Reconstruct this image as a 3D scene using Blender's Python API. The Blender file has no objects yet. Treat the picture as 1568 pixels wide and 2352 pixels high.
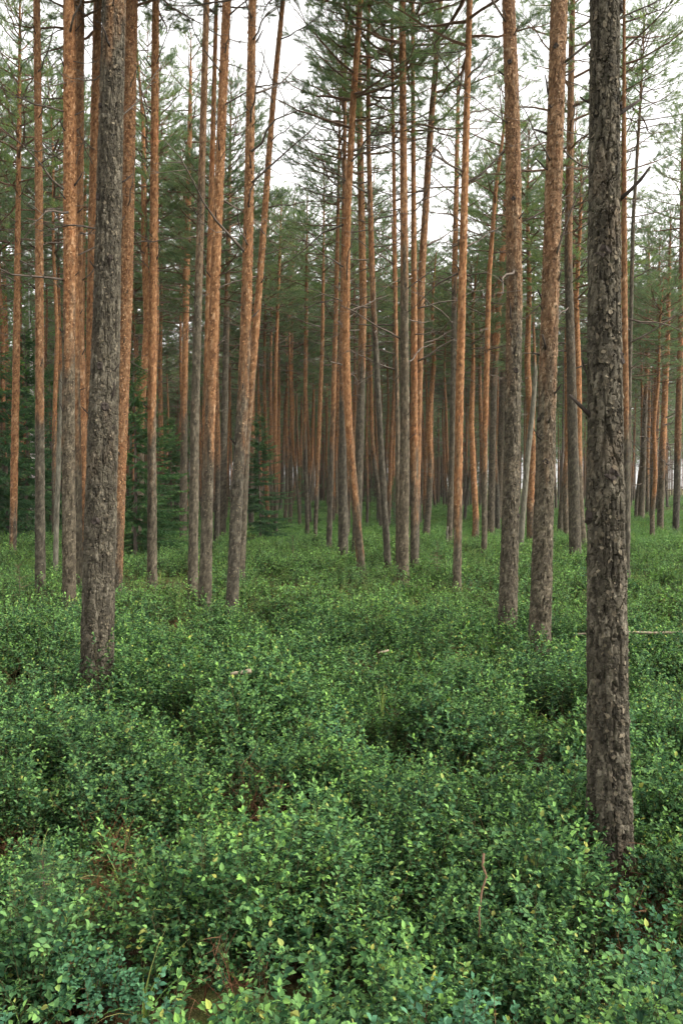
import bpy, math, random
import numpy as np
from mathutils import Vector, Matrix, Quaternion

SC = bpy.context.scene
COL = SC.collection
R_ = math.radians

# ------------------------------------------------------------------ camera
F, CX, CY = 1829.0, 784.0, 1176.0            # focal length and centre in 1568 x 2352 units
CAM_Z, PITCH = 1.9, math.atan(56 / 1829.0)
cd = bpy.data.cameras.new("camera"); cam = bpy.data.objects.new("camera", cd); COL.objects.link(cam)
cd.sensor_fit = 'VERTICAL'; cd.sensor_height = 36.0; cd.lens = 36.0 * F / 2352.0
cd.clip_start = 0.05; cd.clip_end = 3000
cam.location = (0, 0, CAM_Z); cam.rotation_euler = (R_(90) - PITCH, 0, 0)
SC.camera = cam

# ------------------------------------------------------------------ sky, sun, exposure
SUN_EL, SUN_AZ = R_(38), R_(104)             # azimuth clockwise from +Y (view direction)
w = bpy.data.worlds.new("World"); SC.world = w; w.use_nodes = True
nt = w.node_tree; nt.nodes.clear()
out = nt.nodes.new("ShaderNodeOutputWorld"); bg = nt.nodes.new("ShaderNodeBackground")
sky = nt.nodes.new("ShaderNodeTexSky"); sky.sky_type = 'NISHITA'; sky.sun_disc = False
sky.sun_elevation = SUN_EL; sky.sun_rotation = SUN_AZ; sky.air_density = 6.0; sky.dust_density = 0.6; sky.ozone_density = 1.0
hs = nt.nodes.new("ShaderNodeHueSaturation"); hs.inputs['Saturation'].default_value = 0.03   # overcast: the sky is a white sheet
nt.links.new(sky.outputs[0], hs.inputs['Color']); nt.links.new(hs.outputs[0], bg.inputs['Color'])
bg.inputs['Strength'].default_value = 0.085
nt.links.new(bg.outputs[0], out.inputs['Surface'])
sl = bpy.data.lights.new("sun", 'SUN'); sun = bpy.data.objects.new("sun", sl); COL.objects.link(sun)
sl.energy = 1.5; sl.angle = R_(20); sl.color = (1.0, 0.95, 0.87)
sd = Vector((math.sin(SUN_AZ) * math.cos(SUN_EL), math.cos(SUN_AZ) * math.cos(SUN_EL), math.sin(SUN_EL)))
sun.rotation_euler = (-sd).to_track_quat('-Z', 'Y').to_euler(); sun.location = sd * 60
vs = SC.view_settings
vs.view_transform = 'Standard'; vs.look = 'None'; vs.gamma = 1.0; vs.use_curve_mapping = False; vs.exposure = 2.18
SC.render.engine = 'CYCLES'
cy = SC.cycles
cy.max_bounces = 4; cy.diffuse_bounces = 3; cy.glossy_bounces = 1; cy.transmission_bounces = 2; cy.transparent_max_bounces = 4
cy.use_denoising = True; cy.caustics_reflective = False; cy.caustics_refractive = False
cy.use_adaptive_sampling = True; cy.adaptive_threshold = 0.025; cy.adaptive_min_samples = 24

rng = np.random.default_rng(7)
random.seed(7)

# ------------------------------------------------------------------ helpers
def ray(px, py):
    cx, cyy = (px - CX) / F, -(py - CY) / F
    c, s = math.cos(PITCH), math.sin(PITCH)
    return np.array([cx, c + cyy * s, -s + cyy * c])
def at_depth(px, py, Y):
    d = ray(px, py); return np.array([0, 0, CAM_Z]) + d * (Y / d[1])
def on_ground(px, py, z=0.27):
    d = ray(px, py); return np.array([0, 0, CAM_Z]) + d * ((z - CAM_Z) / d[2])

_ph = rng.uniform(0, 6.28, 16)
def terrain(x, y):
    x = np.asarray(x, float); y = np.asarray(y, float)
    h = 0.065 * np.sin(2.9 * x + 0.9 * y + _ph[0]) * np.sin(1.3 * x - 2.4 * y + _ph[1])
    h += 0.07 * np.sin(1.1 * x + 0.45 * y + _ph[2]) * np.sin(0.5 * x - 1.0 * y + _ph[3])
    h += 0.03 * np.sin(5.2 * x - 2.9 * y + _ph[4]) * np.sin(3.4 * x + 4.6 * y + _ph[5])
    far = np.clip((y - 14) / 30, 0, 1)
    h += far * 0.22 * np.sin(0.16 * x + 0.11 * y + _ph[6])
    return h
def vnoise(x, y, seed=0):
    """smooth value noise, 0..1"""
    x = np.asarray(x, float); y = np.asarray(y, float)
    xi, yi = np.floor(x).astype(np.int64), np.floor(y).astype(np.int64)
    fx, fy = x - xi, y - yi
    fx = fx * fx * (3 - 2 * fx); fy = fy * fy * (3 - 2 * fy)
    def h(a, b):
        return hash2(a, b, seed)
    return (h(xi, yi) * (1 - fx) + h(xi + 1, yi) * fx) * (1 - fy) + (h(xi, yi + 1) * (1 - fx) + h(xi + 1, yi + 1) * fx) * fy
def hash2(a, b, seed=0):
    n = (a.astype(np.int64) * 374761393 + b.astype(np.int64) * 668265263 + seed * 974634777) & 0xffffffff
    n = ((n ^ (n >> 13)) * 1274126177) & 0xffffffff
    n = (n ^ (n >> 16)) & 0xffffffff
    return n.astype(float) / 4294967295.0
def sstep(a, b, x):
    t = np.clip((x - a) / (b - a), 0, 1); return t * t * (3 - 2 * t)

class MB:
    """collects vertices, faces, per-vertex attributes; build() makes ONE mesh"""
    def __init__(s): s.V = []; s.F = []; s.M = []; s.A = []; s.n = 0
    def add(s, V, Fs, mat=0, attr=None):
        V = np.asarray(V, float); s.V.append(V)
        a = np.zeros((len(V), 2)) if attr is None else np.asarray(attr, float)
        if a.ndim == 1: a = np.stack([a, np.zeros_like(a)], 1)
        s.A.append(a)
        for f in (Fs if isinstance(Fs, list) else [Fs]):
            f = np.asarray(f, np.int64)
            s.F.append(f + s.n); s.M.append(np.full(len(f), mat))
        s.n += len(V)
    def mesh(s, name, mats, smooth=True):
        V = np.concatenate(s.V); A = np.concatenate(s.A)
        return make_mesh(name, V, s.F, s.M, mats, A, smooth)
def make_mesh(name, V, Fl, Ml, mats, A=None, smooth=True):
    me = bpy.data.meshes.new(name)
    tot = [np.full(len(f), f.shape[1]) for f in Fl]
    tot = np.concatenate(tot) if tot else np.zeros(0, int)
    loops = np.concatenate([f.ravel() for f in Fl]) if Fl else np.zeros(0, int)
    me.vertices.add(len(V)); me.vertices.foreach_set("co", np.ascontiguousarray(V, np.float32).ravel())
    me.loops.add(len(loops)); me.loops.foreach_set("vertex_index", loops.astype(np.int32))
    me.polygons.add(len(tot))
    st = np.concatenate([[0], np.cumsum(tot)[:-1]]) if len(tot) else tot
    me.polygons.foreach_set("loop_start", st.astype(np.int32))
    me.polygons.foreach_set("material_index", np.concatenate(Ml).astype(np.int32) if Ml else np.zeros(0, np.int32))
    me.polygons.foreach_set("use_smooth", np.full(len(tot), smooth))
    if A is not None:
        for k, nm in enumerate(("ra", "rb")):
            at = me.attributes.new(nm, 'FLOAT', 'POINT'); at.data.foreach_set("value", np.ascontiguousarray(A[:, k], np.float32))
    for m in mats: me.materials.append(m)
    me.update(calc_edges=True)
    return me
def obj(name, me, parent=None, loc=None):
    o = bpy.data.objects.new(name, me); COL.objects.link(o)
    if parent is not None: o.parent = parent
    if loc is not None: o.location = loc
    return o
def empty(name, loc, label, cat, group=None):
    o = bpy.data.objects.new(name, None); COL.objects.link(o); o.location = loc; o.empty_display_size = 0.2
    return tag(o, label, cat, group)
def tag(o, label, cat=None, group=None, kind=None):
    o['label'] = label
    if cat: o['category'] = cat
    if group: o['group'] = group
    if kind: o['kind'] = kind
    return o

def nrm(a): return a / np.maximum(np.linalg.norm(a, axis=-1, keepdims=True), 1e-9)
def tube(P, Rr, seg=5, cap=False):
    P = np.asarray(P, float); n = len(P); Rr = np.broadcast_to(np.asarray(Rr, float), (n,))
    T = nrm(np.gradient(P, axis=0))
    ref = np.array([0.31, 0.87, 0.12]) if abs(T[0][2]) > 0.7 else np.array([0.05, 0.1, 1.0])
    B = nrm(np.cross(T, ref)); N = np.cross(B, T)
    th = np.arange(seg) * 2 * math.pi / seg
    V = P[:, None, :] + Rr[:, None, None] * (np.cos(th)[None, :, None] * N[:, None, :] + np.sin(th)[None, :, None] * B[:, None, :])
    V = V.reshape(-1, 3)
    i = np.arange(n - 1)[:, None] * seg; j = np.arange(seg)[None, :]; k = (j + 1) % seg
    Q = np.stack([i + j, i + k, i + seg + k, i + seg + j], -1).reshape(-1, 4)
    Fs = [Q]
    if cap:
        V = np.concatenate([V, P[:1], P[-1:]]); c = n * seg
        jj = np.arange(seg); kk = (jj + 1) % seg
        Fs.append(np.concatenate([np.stack([kk, jj, np.full(seg, c)], -1), np.stack([jj + (n - 1) * seg, kk + (n - 1) * seg, np.full(seg, c + 1)], -1)]))
    return V, Fs
def frames(D, roll):
    """rotation matrices whose z column is D, rolled about it"""
    D = nrm(D); ref = np.where(np.abs(D[:, 2:3]) > 0.9, np.array([[1.0, 0, 0]]), np.array([[0, 0, 1.0]]))
    X = nrm(np.cross(ref, D)); Y = np.cross(D, X)
    c, s = np.cos(roll)[:, None], np.sin(roll)[:, None]
    return np.stack([X * c + Y * s, -X * s + Y * c, D], -1)
def scatter(mb, TV, TF, P, Rm, S, mat=0, attr=None, tattr=None):
    """copies of a small template at P with rotation Rm and scale S"""
    n, m = len(P), len(TV)
    S = np.broadcast_to(np.asarray(S, float), (n,))
    V = np.einsum('nij,mj->nmi', Rm, TV) * S[:, None, None] + P[:, None, :]
    Fs = [(f[None] + (np.arange(n) * m)[:, None, None]).reshape(-1, f.shape[1]) for f in TF]
    A = np.zeros((n, m, 2))
    if attr is not None: A[..., 0] = np.asarray(attr)[:, None]
    if tattr is not None: A[..., 1] = np.broadcast_to(tattr, (n, m)) if np.ndim(tattr) == 1 and len(np.atleast_1d(tattr)) == m else np.asarray(tattr)[:, None]
    mb.add(V.reshape(-1, 3), Fs, mat, A.reshape(-1, 2))

# ------------------------------------------------------------------ materials
def new_mat(name):
    m = bpy.data.materials.new(name); m.use_nodes = True
    n = m.node_tree; n.nodes.clear()
    o = n.nodes.new("ShaderNodeOutputMaterial")
    return m, n, o
def N(n, t, **kw):
    x = n.nodes.new("ShaderNode" + t)
    for k, v in kw.items(): setattr(x, k, v)
    return x
def ramp(n, src, stops):
    r = n.nodes.new("ShaderNodeValToRGB"); e = r.color_ramp.elements
    while len(e) < len(stops): e.new(0.5)
    for q, (p, c) in zip(e, stops): q.position = p; q.color = (*c, 1)
    n.links.new(src, r.inputs[0]); return r.outputs[0]
def mix(n, f, a, b, mode='MIX'):
    x = n.nodes.new("ShaderNodeMix"); x.data_type = 'RGBA'; x.blend_type = mode
    for sock, v in ((x.inputs[0], f), (x.inputs[6], a), (x.inputs[7], b)):
        if isinstance(v, (int, float)): sock.default_value = v
        elif isinstance(v, tuple): sock.default_value = (*v, 1)
        else: n.links.new(v, sock)
    return x.outputs[2]
def attr(n, name):
    a = n.nodes.new("ShaderNodeAttribute"); a.attribute_name = name; return a.outputs['Fac']
def noise(n, vec, scale, detail=3, rough=0.55):
    t = n.nodes.new("ShaderNodeTexNoise"); t.inputs['Scale'].default_value = scale; t.inputs['Detail'].default_value = detail; t.inputs['Roughness'].default_value = rough
    if vec is not None: n.links.new(vec, t.inputs['Vector'])
    return t.outputs['Fac']
def mapping(n, scale):
    tc = n.nodes.new("ShaderNodeTexCoord"); mp = n.nodes.new("ShaderNodeMapping"); mp.inputs['Scale'].default_value = scale
    n.links.new(tc.outputs['Object'], mp.inputs['Vector']); return mp.outputs[0]

def bark_material():
    m, n, o = new_mat("pine_bark")
    plate, zone = attr(n, "ra"), attr(n, "rb")
    vec = mapping(n, (1, 1, 0.5))
    n1 = noise(n, vec, 26, 4, 0.65); n2 = noise(n, vec, 90, 3, 0.7); n3 = noise(n, mapping(n, (1, 1, 0.35)), 3.2, 3)
    grey = ramp(n, plate, [(0.0, (0.033, 0.029, 0.021)), (0.4, (0.064, 0.055, 0.040)), (0.75, (0.108, 0.094, 0.069)), (1.0, (0.185, 0.162, 0.122))])
    orange = ramp(n, plate, [(0.0, (0.080, 0.041, 0.022)), (0.35, (0.18, 0.088, 0.041)), (0.75, (0.275, 0.15, 0.074)), (1.0, (0.43, 0.285, 0.175))])
    c = mix(n, zone, grey, orange)
    c = mix(n, 0.75, c, ramp(n, n1, [(0.28, (0.45, 0.43, 0.42)), (0.5, (0.95, 0.95, 0.95)), (0.75, (1.35, 1.33, 1.3))]), 'MULTIPLY')
    c = mix(n, 0.5, c, ramp(n, n2, [(0.3, (0.6, 0.58, 0.56)), (0.7, (1.25, 1.25, 1.25))]), 'MULTIPLY')
    # rusty patches where plates have fallen, grey-green algae and lichen
    c = mix(n, ramp(n, n3, [(0.56, (0, 0, 0)), (0.68, (0.3, 0.3, 0.3))]), c, mix(n, 1.0, c, (1.35, 0.86, 0.66), 'MULTIPLY'))
    l = noise(n, mapping(n, (1, 1, 0.7)), 11, 4, 0.7)
    c = mix(n, ramp(n, l, [(0.66, (0, 0, 0)), (0.74, (0.35, 0.35, 0.35))]), c, (0.16, 0.17, 0.13))
    oi = N(n, "ObjectInfo")
    c = mix(n, 1.0, c, ramp(n, oi.outputs['Random'], [(0, (0.70, 0.73, 0.76)), (0.5, (0.96, 0.95, 0.93)), (1, (1.2, 1.13, 1.05))]), 'MULTIPLY')
    b = N(n, "BsdfPrincipled"); b.inputs['Roughness'].default_value = 0.95; b.inputs['Specular IOR Level'].default_value = 0.15
    n.links.new(c, b.inputs['Base Color'])
    bp = N(n, "Bump"); bp.inputs['Strength'].default_value = 0.7; bp.inputs['Distance'].default_value = 0.012
    n.links.new(n2, bp.inputs['Height']); n.links.new(bp.outputs[0], b.inputs['Normal'])
    n.links.new(b.outputs[0], o.inputs[0]); return m
def simple_bark(name, stops, scale=14, stretch=0.4):
    m, n, o = new_mat(name)
    c = ramp(n, noise(n, mapping(n, (1, 1, stretch)), scale, 5, 0.7), stops)
    b = N(n, "BsdfPrincipled"); b.inputs['Roughness'].default_value = 0.95; b.inputs['Specular IOR Level'].default_value = 0.15
    n.links.new(c, b.inputs['Base Color']); n.links.new(b.outputs[0], o.inputs[0]); return m
def leaf_material(name, stops, trans=0.35, rough=0.5, spec=0.3, objvar=0.12, tipcol=None):
    """ra = random per leaf, rb = 1 on young tip leaves"""
    m, n, o = new_mat(name)
    c = ramp(n, attr(n, "ra"), stops)
    if tipcol: c = mix(n, attr(n, "rb"), c, tipcol)
    oi = N(n, "ObjectInfo")
    c = mix(n, 1.0, c, ramp(n, oi.outputs['Random'], [(0, (1 - objvar,) * 3), (0.5, (1, 1, 1)), (1, (1 + objvar, 1 + objvar * 0.8, 1 - objvar))]), 'MULTIPLY')
    b = N(n, "BsdfPrincipled"); b.inputs['Roughness'].default_value = rough; b.inputs['Specular IOR Level'].default_value = spec
    n.links.new(c, b.inputs['Base Color'])
    t = N(n, "BsdfTranslucent"); n.links.new(mix(n, 1.0, c, (1.1, 1.15, 0.6), 'MULTIPLY'), t.inputs['Color'])
    ms = N(n, "MixShader"); ms.inputs[0].default_value = trans
    n.links.new(b.outputs[0], ms.inputs[1]); n.links.new(t.outputs[0], ms.inputs[2]); n.links.new(ms.outputs[0], o.inputs[0])
    return m
BARK = bark_material()
TWIG = simple_bark("dead_branch_bark", [(0.3, (0.055, 0.044, 0.036)), (0.6, (0.125, 0.10, 0.08)), (0.8, (0.24, 0.20, 0.165))])
LIMB = simple_bark("live_limb_bark", [(0.3, (0.075, 0.05, 0.036)), (0.7, (0.18, 0.105, 0.065))])
GREYWOOD = simple_bark("dead_grey_wood", [(0.35, (0.05, 0.048, 0.036)), (0.5, (0.12, 0.11, 0.082)), (0.75, (0.22, 0.205, 0.155))], 22, 0.25)
PALEWOOD = simple_bark("pale_birch_wood", [(0.35, (0.12, 0.09, 0.06)), (0.52, (0.32, 0.26, 0.18)), (0.8, (0.46, 0.39, 0.29))], 24, 1)
BIRCH = simple_bark("birch_bark", [(0.36, (0.06, 0.055, 0.05)), (0.44, (0.4, 0.39, 0.36)), (0.8, (0.58, 0.56, 0.52))], 9, 2.2)
STUB = simple_bark("stub_wood", [(0.3, (0.018, 0.014, 0.012)), (0.7, (0.06, 0.048, 0.04))])
NEEDLE = leaf_material("pine_needles", [(0, (0.072, 0.115, 0.082)), (0.5, (0.12, 0.178, 0.115)), (1, (0.205, 0.255, 0.145))], 0.48, 0.7, 0.06, 0.16)
SPRUCE = leaf_material("spruce_needles", [(0, (0.03, 0.082, 0.038)), (0.6, (0.055, 0.13, 0.05)), (1, (0.12, 0.22, 0.075))], 0.25, 0.6, 0.2, 0.1)
BROAD = leaf_material("broadleaf", [(0, (0.05, 0.15, 0.035)), (1, (0.11, 0.25, 0.05))], 0.5, 0.5, 0.25)
BILB = leaf_material("bilberry_leaf", [(0, (0.012, 0.038, 0.018)), (0.4, (0.034, 0.092, 0.038)), (0.82, (0.09, 0.182, 0.07)), (0.97, (0.155, 0.272, 0.086)), (1, (0.26, 0.28, 0.08))], 0.17, 0.65, 0.08, 0.16, (0.20, 0.37, 0.10))
BOGB = leaf_material("bog_bilberry_leaf", [(0, (0.035, 0.10, 0.058)), (0.6, (0.06, 0.152, 0.088)), (1, (0.095, 0.21, 0.11))], 0.22, 0.65, 0.1, 0.1, (0.10, 0.24, 0.13))
REDTWIG = leaf_material("dead_bilberry_twig", [(0, (0.055, 0.022, 0.012)), (0.6, (0.105, 0.045, 0.024)), (1, (0.17, 0.10, 0.055))], 0.0, 0.9, 0.1)
GTWIG = leaf_material("bilberry_stem", [(0, (0.03, 0.03, 0.014)), (1, (0.08, 0.07, 0.03))], 0.0, 0.8, 0.1)
GRASS = leaf_material("grass_blade", [(0, (0.085, 0.18, 0.045)), (0.7, (0.18, 0.28, 0.075)), (1, (0.36, 0.34, 0.14))], 0.4, 0.5, 0.3)

# ------------------------------------------------------------------ ground
def ground_material():
    m, n, o = new_mat("forest_litter_and_moss")
    v = mapping(n, (1, 1, 1))
    lit = ramp(n, noise(n, v, 22, 5, 0.7), [(0.3, (0.02, 0.012, 0.008)), (0.5, (0.045, 0.026, 0.015)), (0.72, (0.11, 0.065, 0.034))])
    mos = ramp(n, noise(n, v, 35, 4, 0.7), [(0.3, (0.03, 0.05, 0.016)), (0.7, (0.10, 0.135, 0.035))])
    c = mix(n, ramp(n, noise(n, v, 0.7, 4, 0.6), [(0.42, (0, 0, 0)), (0.6, (1, 1, 1))]), lit, mos)
    c = mix(n, ramp(n, noise(n, v, 0.45, 3, 0.6), [(0.62, (0, 0, 0)), (0.7, (0.7, 0.7, 0.7))]), c, (0.20, 0.13, 0.04))
    b = N(n, "BsdfPrincipled"); b.inputs['Roughness'].default_value = 1.0; b.inputs['Specular IOR Level'].default_value = 0.05
    n.links.new(c, b.inputs['Base Color'])
    bp = N(n, "Bump"); bp.inputs['Distance'].default_value = 0.03; n.links.new(noise(n, v, 40, 4, 0.7), bp.inputs['Height']); n.links.new(bp.outputs[0], b.inputs['Normal'])
    n.links.new(b.outputs[0], o.inputs[0]); return m
def field_material():
    m, n, o = new_mat("straw_field")
    v = mapping(n, (1, 1, 1))
    c = ramp(n, noise(n, v, 0.25, 6, 0.7), [(0.3, (0.16, 0.19, 0.07)), (0.55, (0.29, 0.27, 0.13)), (0.75, (0.38, 0.33, 0.19))])
    b = N(n, "BsdfPrincipled"); b.inputs['Roughness'].default_value = 1.0; b.inputs['Specular IOR Level'].default_value = 0.0
    n.links.new(c, b.inputs['Base Color']); n.links.new(b.outputs[0], o.inputs[0]); return m
def grid_sheet(xs, ys, zf):
    X, Y = np.meshgrid(xs, ys); V = np.stack([X, Y, zf(X, Y)], -1).reshape(-1, 3)
    a, b = len(xs), len(ys)
    i = (np.arange(b - 1)[:, None] * a + np.arange(a - 1)[None, :]).ravel()
    return V, np.stack([i, i + 1, i + a + 1, i + a], -1)
xs = np.concatenate([-np.geomspace(900, 14, 26), np.linspace(-13.5, 13.5, 109), np.geomspace(14, 900, 26)])
ys = np.concatenate([np.linspace(-60, -6, 16), np.linspace(-5.5, 30, 143), np.geomspace(30.8, 1600, 46)])
mb = MB(); V, Q = grid_sheet(xs, ys, terrain); mb.add(V, Q)
gr = obj("forest_floor", mb.mesh("forest_floor", [ground_material()])); gr['kind'] = 'structure'
mb = MB(); V, Q = grid_sheet(np.linspace(12, 900, 40), np.geomspace(88, 1500, 30), lambda x, y: terrain(x, y) + 0.05 + 0 * x)
V[:, 0] += (V[:, 1] - 88) * 0.1; mb.add(V, Q)
fo = obj("field", mb.mesh("field", [field_material()])); fo['kind'] = 'structure'

# ------------------------------------------------------------------ bark
def voronoi(u, v, nu, seed):
    ui, vi = np.floor(u).astype(np.int64), np.floor(v).astype(np.int64)
    f1 = np.full(u.shape, 9.0); f2 = np.full(u.shape, 9.0); cid = np.zeros(u.shape); du = np.zeros(u.shape); dv = np.zeros(u.shape)
    for a in (-1, 0, 1):
        for b in (-1, 0, 1):
            cu, cv = ui + a, vi + b
            cm = cu % nu
            pu = cu + 0.12 + 0.76 * hash2(cm, cv, seed) + 0.5 * (cv % 2); pv = cv + 0.1 + 0.8 * hash2(cm, cv, seed + 1)
            x, y = u - pu, v - pv
            d = np.sqrt(x * x + y * y)
            near = d < f1
            f2 = np.where(near, f1, np.minimum(f2, d))
            cid = np.where(near, hash2(cm, cv, seed + 2), cid); du = np.where(near, x, du); dv = np.where(near, y, dv)
            f1 = np.where(near, d, f1)
    return f1, f2, cid, du, dv
def fbm(x, y, seed, oct=3):
    v = 0; am = 0.5
    for k in range(oct): v = v + am * (vnoise(x, y, seed + k) - 0.5); x, y, am = x * 2.1, y * 2.1, am * 0.55
    return v
def bark(u, z, r, zone, seed, depth=1.0):
    """u in 0..1 round the trunk; displacement and plate value: thick ragged plates low down, thin paper flakes in the orange zone"""
    rm = float(np.mean(r)); xx = u * 2 * math.pi * rm
    w1 = fbm(xx * 38, z * 22, seed + 9); w2 = fbm(xx * 38 + 50, z * 22, seed + 14)
    nu1 = max(5, int(round(2 * math.pi * rm / 0.036))); nu2 = max(7, int(round(2 * math.pi * rm / 0.019)))
    a = voronoi(u * nu1 + 1.5 * w1, z / 0.145 + 0.9 * w2, nu1, seed)
    b = voronoi(u * nu2 + 1.5 * w2, z / 0.046 + 1.3 * w1, nu2, seed + 20)
    ea = sstep(0.0, 0.13, a[1] - a[0]); eb = sstep(0.0, 0.10, b[1] - b[0])
    rough = fbm(xx * 90, z * 60, seed + 40, 3)
    low = 0.010 * (ea - 1) + 0.004 * (a[2] - 0.5) + 0.005 * a[3] * (a[2] - 0.4) + 0.004 * (eb - 1) + 0.003 * (b[2] - 0.5) - 0.0025 * b[4] + 0.006 * rough
    fz = np.abs(fbm(xx * 26, z * 3.6, seed + 60, 2)); low = low + 0.012 * (sstep(0.0, 0.05, fz) - 1)
    lift = np.where(b[2] > 0.45, 1, 0.3)
    high = 0.003 * (eb - 1) + 0.0065 * (b[2] - 0.5) - 0.008 * b[4] * lift + 0.004 * (a[2] - 0.5) + 0.006 * rough
    d = (low * (1 - zone) + high * zone) * depth
    plate = np.where(zone > 0.5, 0.25 * a[2] + 0.75 * b[2], 0.35 * a[2] + 0.65 * b[2]) + 0.35 * rough
    return d, np.clip(plate, 0, 1)
def catmull(P, t):
    """P (n,k) control rows at P[:,0]; returns interpolated rows at t"""
    return np.stack([np.interp(t, P[:, 0], P[:, k]) for k in range(1, P.shape[1])], -1)
def smooth_path(C, zs):
    """C rows (z, x, y, r) -> smooth x, y, r at heights zs"""
    r = catmull(C, zs)
    k = max(3, int(len(zs) * 0.09) | 1); ker = np.hanning(k + 2)[1:-1]; ker /= ker.sum()
    o = []
    for q in range(r.shape[1]):
        p = np.pad(r[:, q], k // 2, mode='reflect', reflect_type='odd'); o.append(np.convolve(p, ker, 'valid'))
    return np.stack(o, -1)
def trunk_mesh(name, C, zone_z, seed, step, segw, depth=1.0, flakes=0, mat=None, detail_top=99.0, zone_soft=1.1, zone_max=1.0, flare=0.0):
    """C rows (z, x, y, radius); zone_z = height at which the orange bark takes over"""
    z0, z1 = C[0, 0], C[-1, 0]
    zt = min(z1, detail_top)
    zs = np.arange(z0, zt, step)
    if zt < z1 - 0.01: zs = np.concatenate([zs, np.arange(zt, z1, 0.25)])
    zs = np.append(zs, z1)
    zdense = np.linspace(z0, z1, 160)
    path = smooth_path(C, zdense)
    p = np.stack([np.interp(zs, zdense, path[:, k]) for k in range(3)], -1)
    rmax = C[:, 3].max(); seg = int(np.clip(round(2 * math.pi * rmax / segw), 7, 120))
    th = math.pi / 2 + np.arange(seg) * 2 * math.pi / seg      # the seam of the bark pattern faces away
    TH, Z = np.meshgrid(th, zs); Rr = np.repeat(p[:, 2:3], seg, 1)
    if flare: Rr = Rr * (1 + flare * np.exp(-np.clip(Z - z0 - 0.3, 0, 9) / 0.14) * (1 + 0.35 * np.sin(4 * TH + seed)))
    # slight fluting and swelling
    Rr = Rr * (1 + 0.035 * np.sin(2 * TH + Z * 0.7 + seed) + 0.02 * np.sin(3 * TH - 1.3 * Z + seed * 2))
    U = (TH - math.pi / 2) / (2 * math.pi)
    zn = vnoise(U * 6, Z * 1.6, seed + 5) * 0.6 + vnoise(U * 16, Z * 6, seed + 6) * 0.4
    zone = sstep(-zone_soft, zone_soft, Z - zone_z + (zn - 0.5) * 3.2) * zone_max
    d, pl = bark(U, Z, p[:, 2], zone, seed, depth)
    fade = np.clip(Rr / 0.07, 0.25, 1)
    RR = Rr + d * fade
    V = np.stack([p[:, 0:1] + RR * np.cos(TH), p[:, 1:2] + RR * np.sin(TH), Z], -1).reshape(-1, 3)
    n = len(zs)
    i = np.arange(n - 1)[:, None] * seg; j = np.arange(seg)[None, :]; k = (j + 1) % seg
    Q = np.stack([i + j, i + k, i + seg + k, i + seg + j], -1).reshape(-1, 4)
    mb = MB(); mb.add(V, Q, 0, np.stack([pl.ravel(), zone.ravel()], -1))
    me = mb.mesh(name, [mat or BARK], smooth=step > 0.024)
    fl = None
    if flakes:
        g = np.random.default_rng(seed + 77)
        tt = g.uniform(0, 6.2832, flakes); zz = g.uniform(max(z0 + 0.5, 0.2), zt, flakes)
        x = np.interp(zz, zdense, path[:, 0]); y = np.interp(zz, zdense, path[:, 1]); r = np.interp(zz, zdense, path[:, 2])
        jz = np.clip(np.searchsorted(zs, zz), 0, n - 1); jt = (((tt - math.pi / 2) % 6.28318) / 6.28319 * seg).astype(int) % seg
        zo = zone[jz, jt]
        base = RR[jz, jt] + 0.0005
        Nn = np.stack([np.cos(tt), np.sin(tt), 0 * tt], -1); Tn = np.stack([-np.sin(tt), np.cos(tt), 0 * tt], -1); Up = np.array([0, 0, 1.0])[None] + 0 * Nn
        rot = g.uniform(-0.9, 0.9, flakes)[:, None]; A = np.cos(rot) * Tn + np.sin(rot) * Up; B = -np.sin(rot) * Tn + np.cos(rot) * Up
        wd = g.uniform(0.003, 0.012, flakes)[:, None]; hg = g.uniform(0.006, 0.022, flakes)[:, None]; lf = (g.uniform(0.002, 0.012, flakes) * (0.5 + 0.7 * zo))[:, None]
        O = np.stack([x, y, zz], -1) + base[:, None] * Nn
        sgn = np.where(g.random(flakes) < 0.6, -1.0, 1.0)[:, None]
        jit = lambda: g.uniform(0.6, 1.25, flakes)[:, None]
        P = [O - A * wd * jit() * 0.8 - B * hg * sgn * 0.6, O + A * wd * jit() * 0.8 - B * hg * sgn * 0.6 * jit(),
             O + A * wd * jit() + Nn * lf * 0.3, O + A * wd * 0.5 * jit() + B * hg * sgn * 0.7 * jit() + Nn * lf, O - A * wd * 0.6 * jit() + B * hg * sgn * jit() * 0.8 + Nn * lf * 1.1, O - A * wd * jit() + Nn * lf * 0.35]
        V = np.stack(P, 1).reshape(-1, 3)
        q = (np.arange(flakes) * 6)[:, None]
        Q = np.concatenate([q + np.array([[0, 1, 2, 5]]), q + np.array([[5, 2, 3, 4]])])
        at = np.stack([np.repeat(g.uniform(0.25, 0.95, flakes), 6), np.repeat(zo, 6)], -1)
        mf = MB(); mf.add(V, Q, 0, at); fl = mf.mesh(name + "_flakes", [BARK], smooth=False)
    return me, fl, path, zdense

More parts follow.
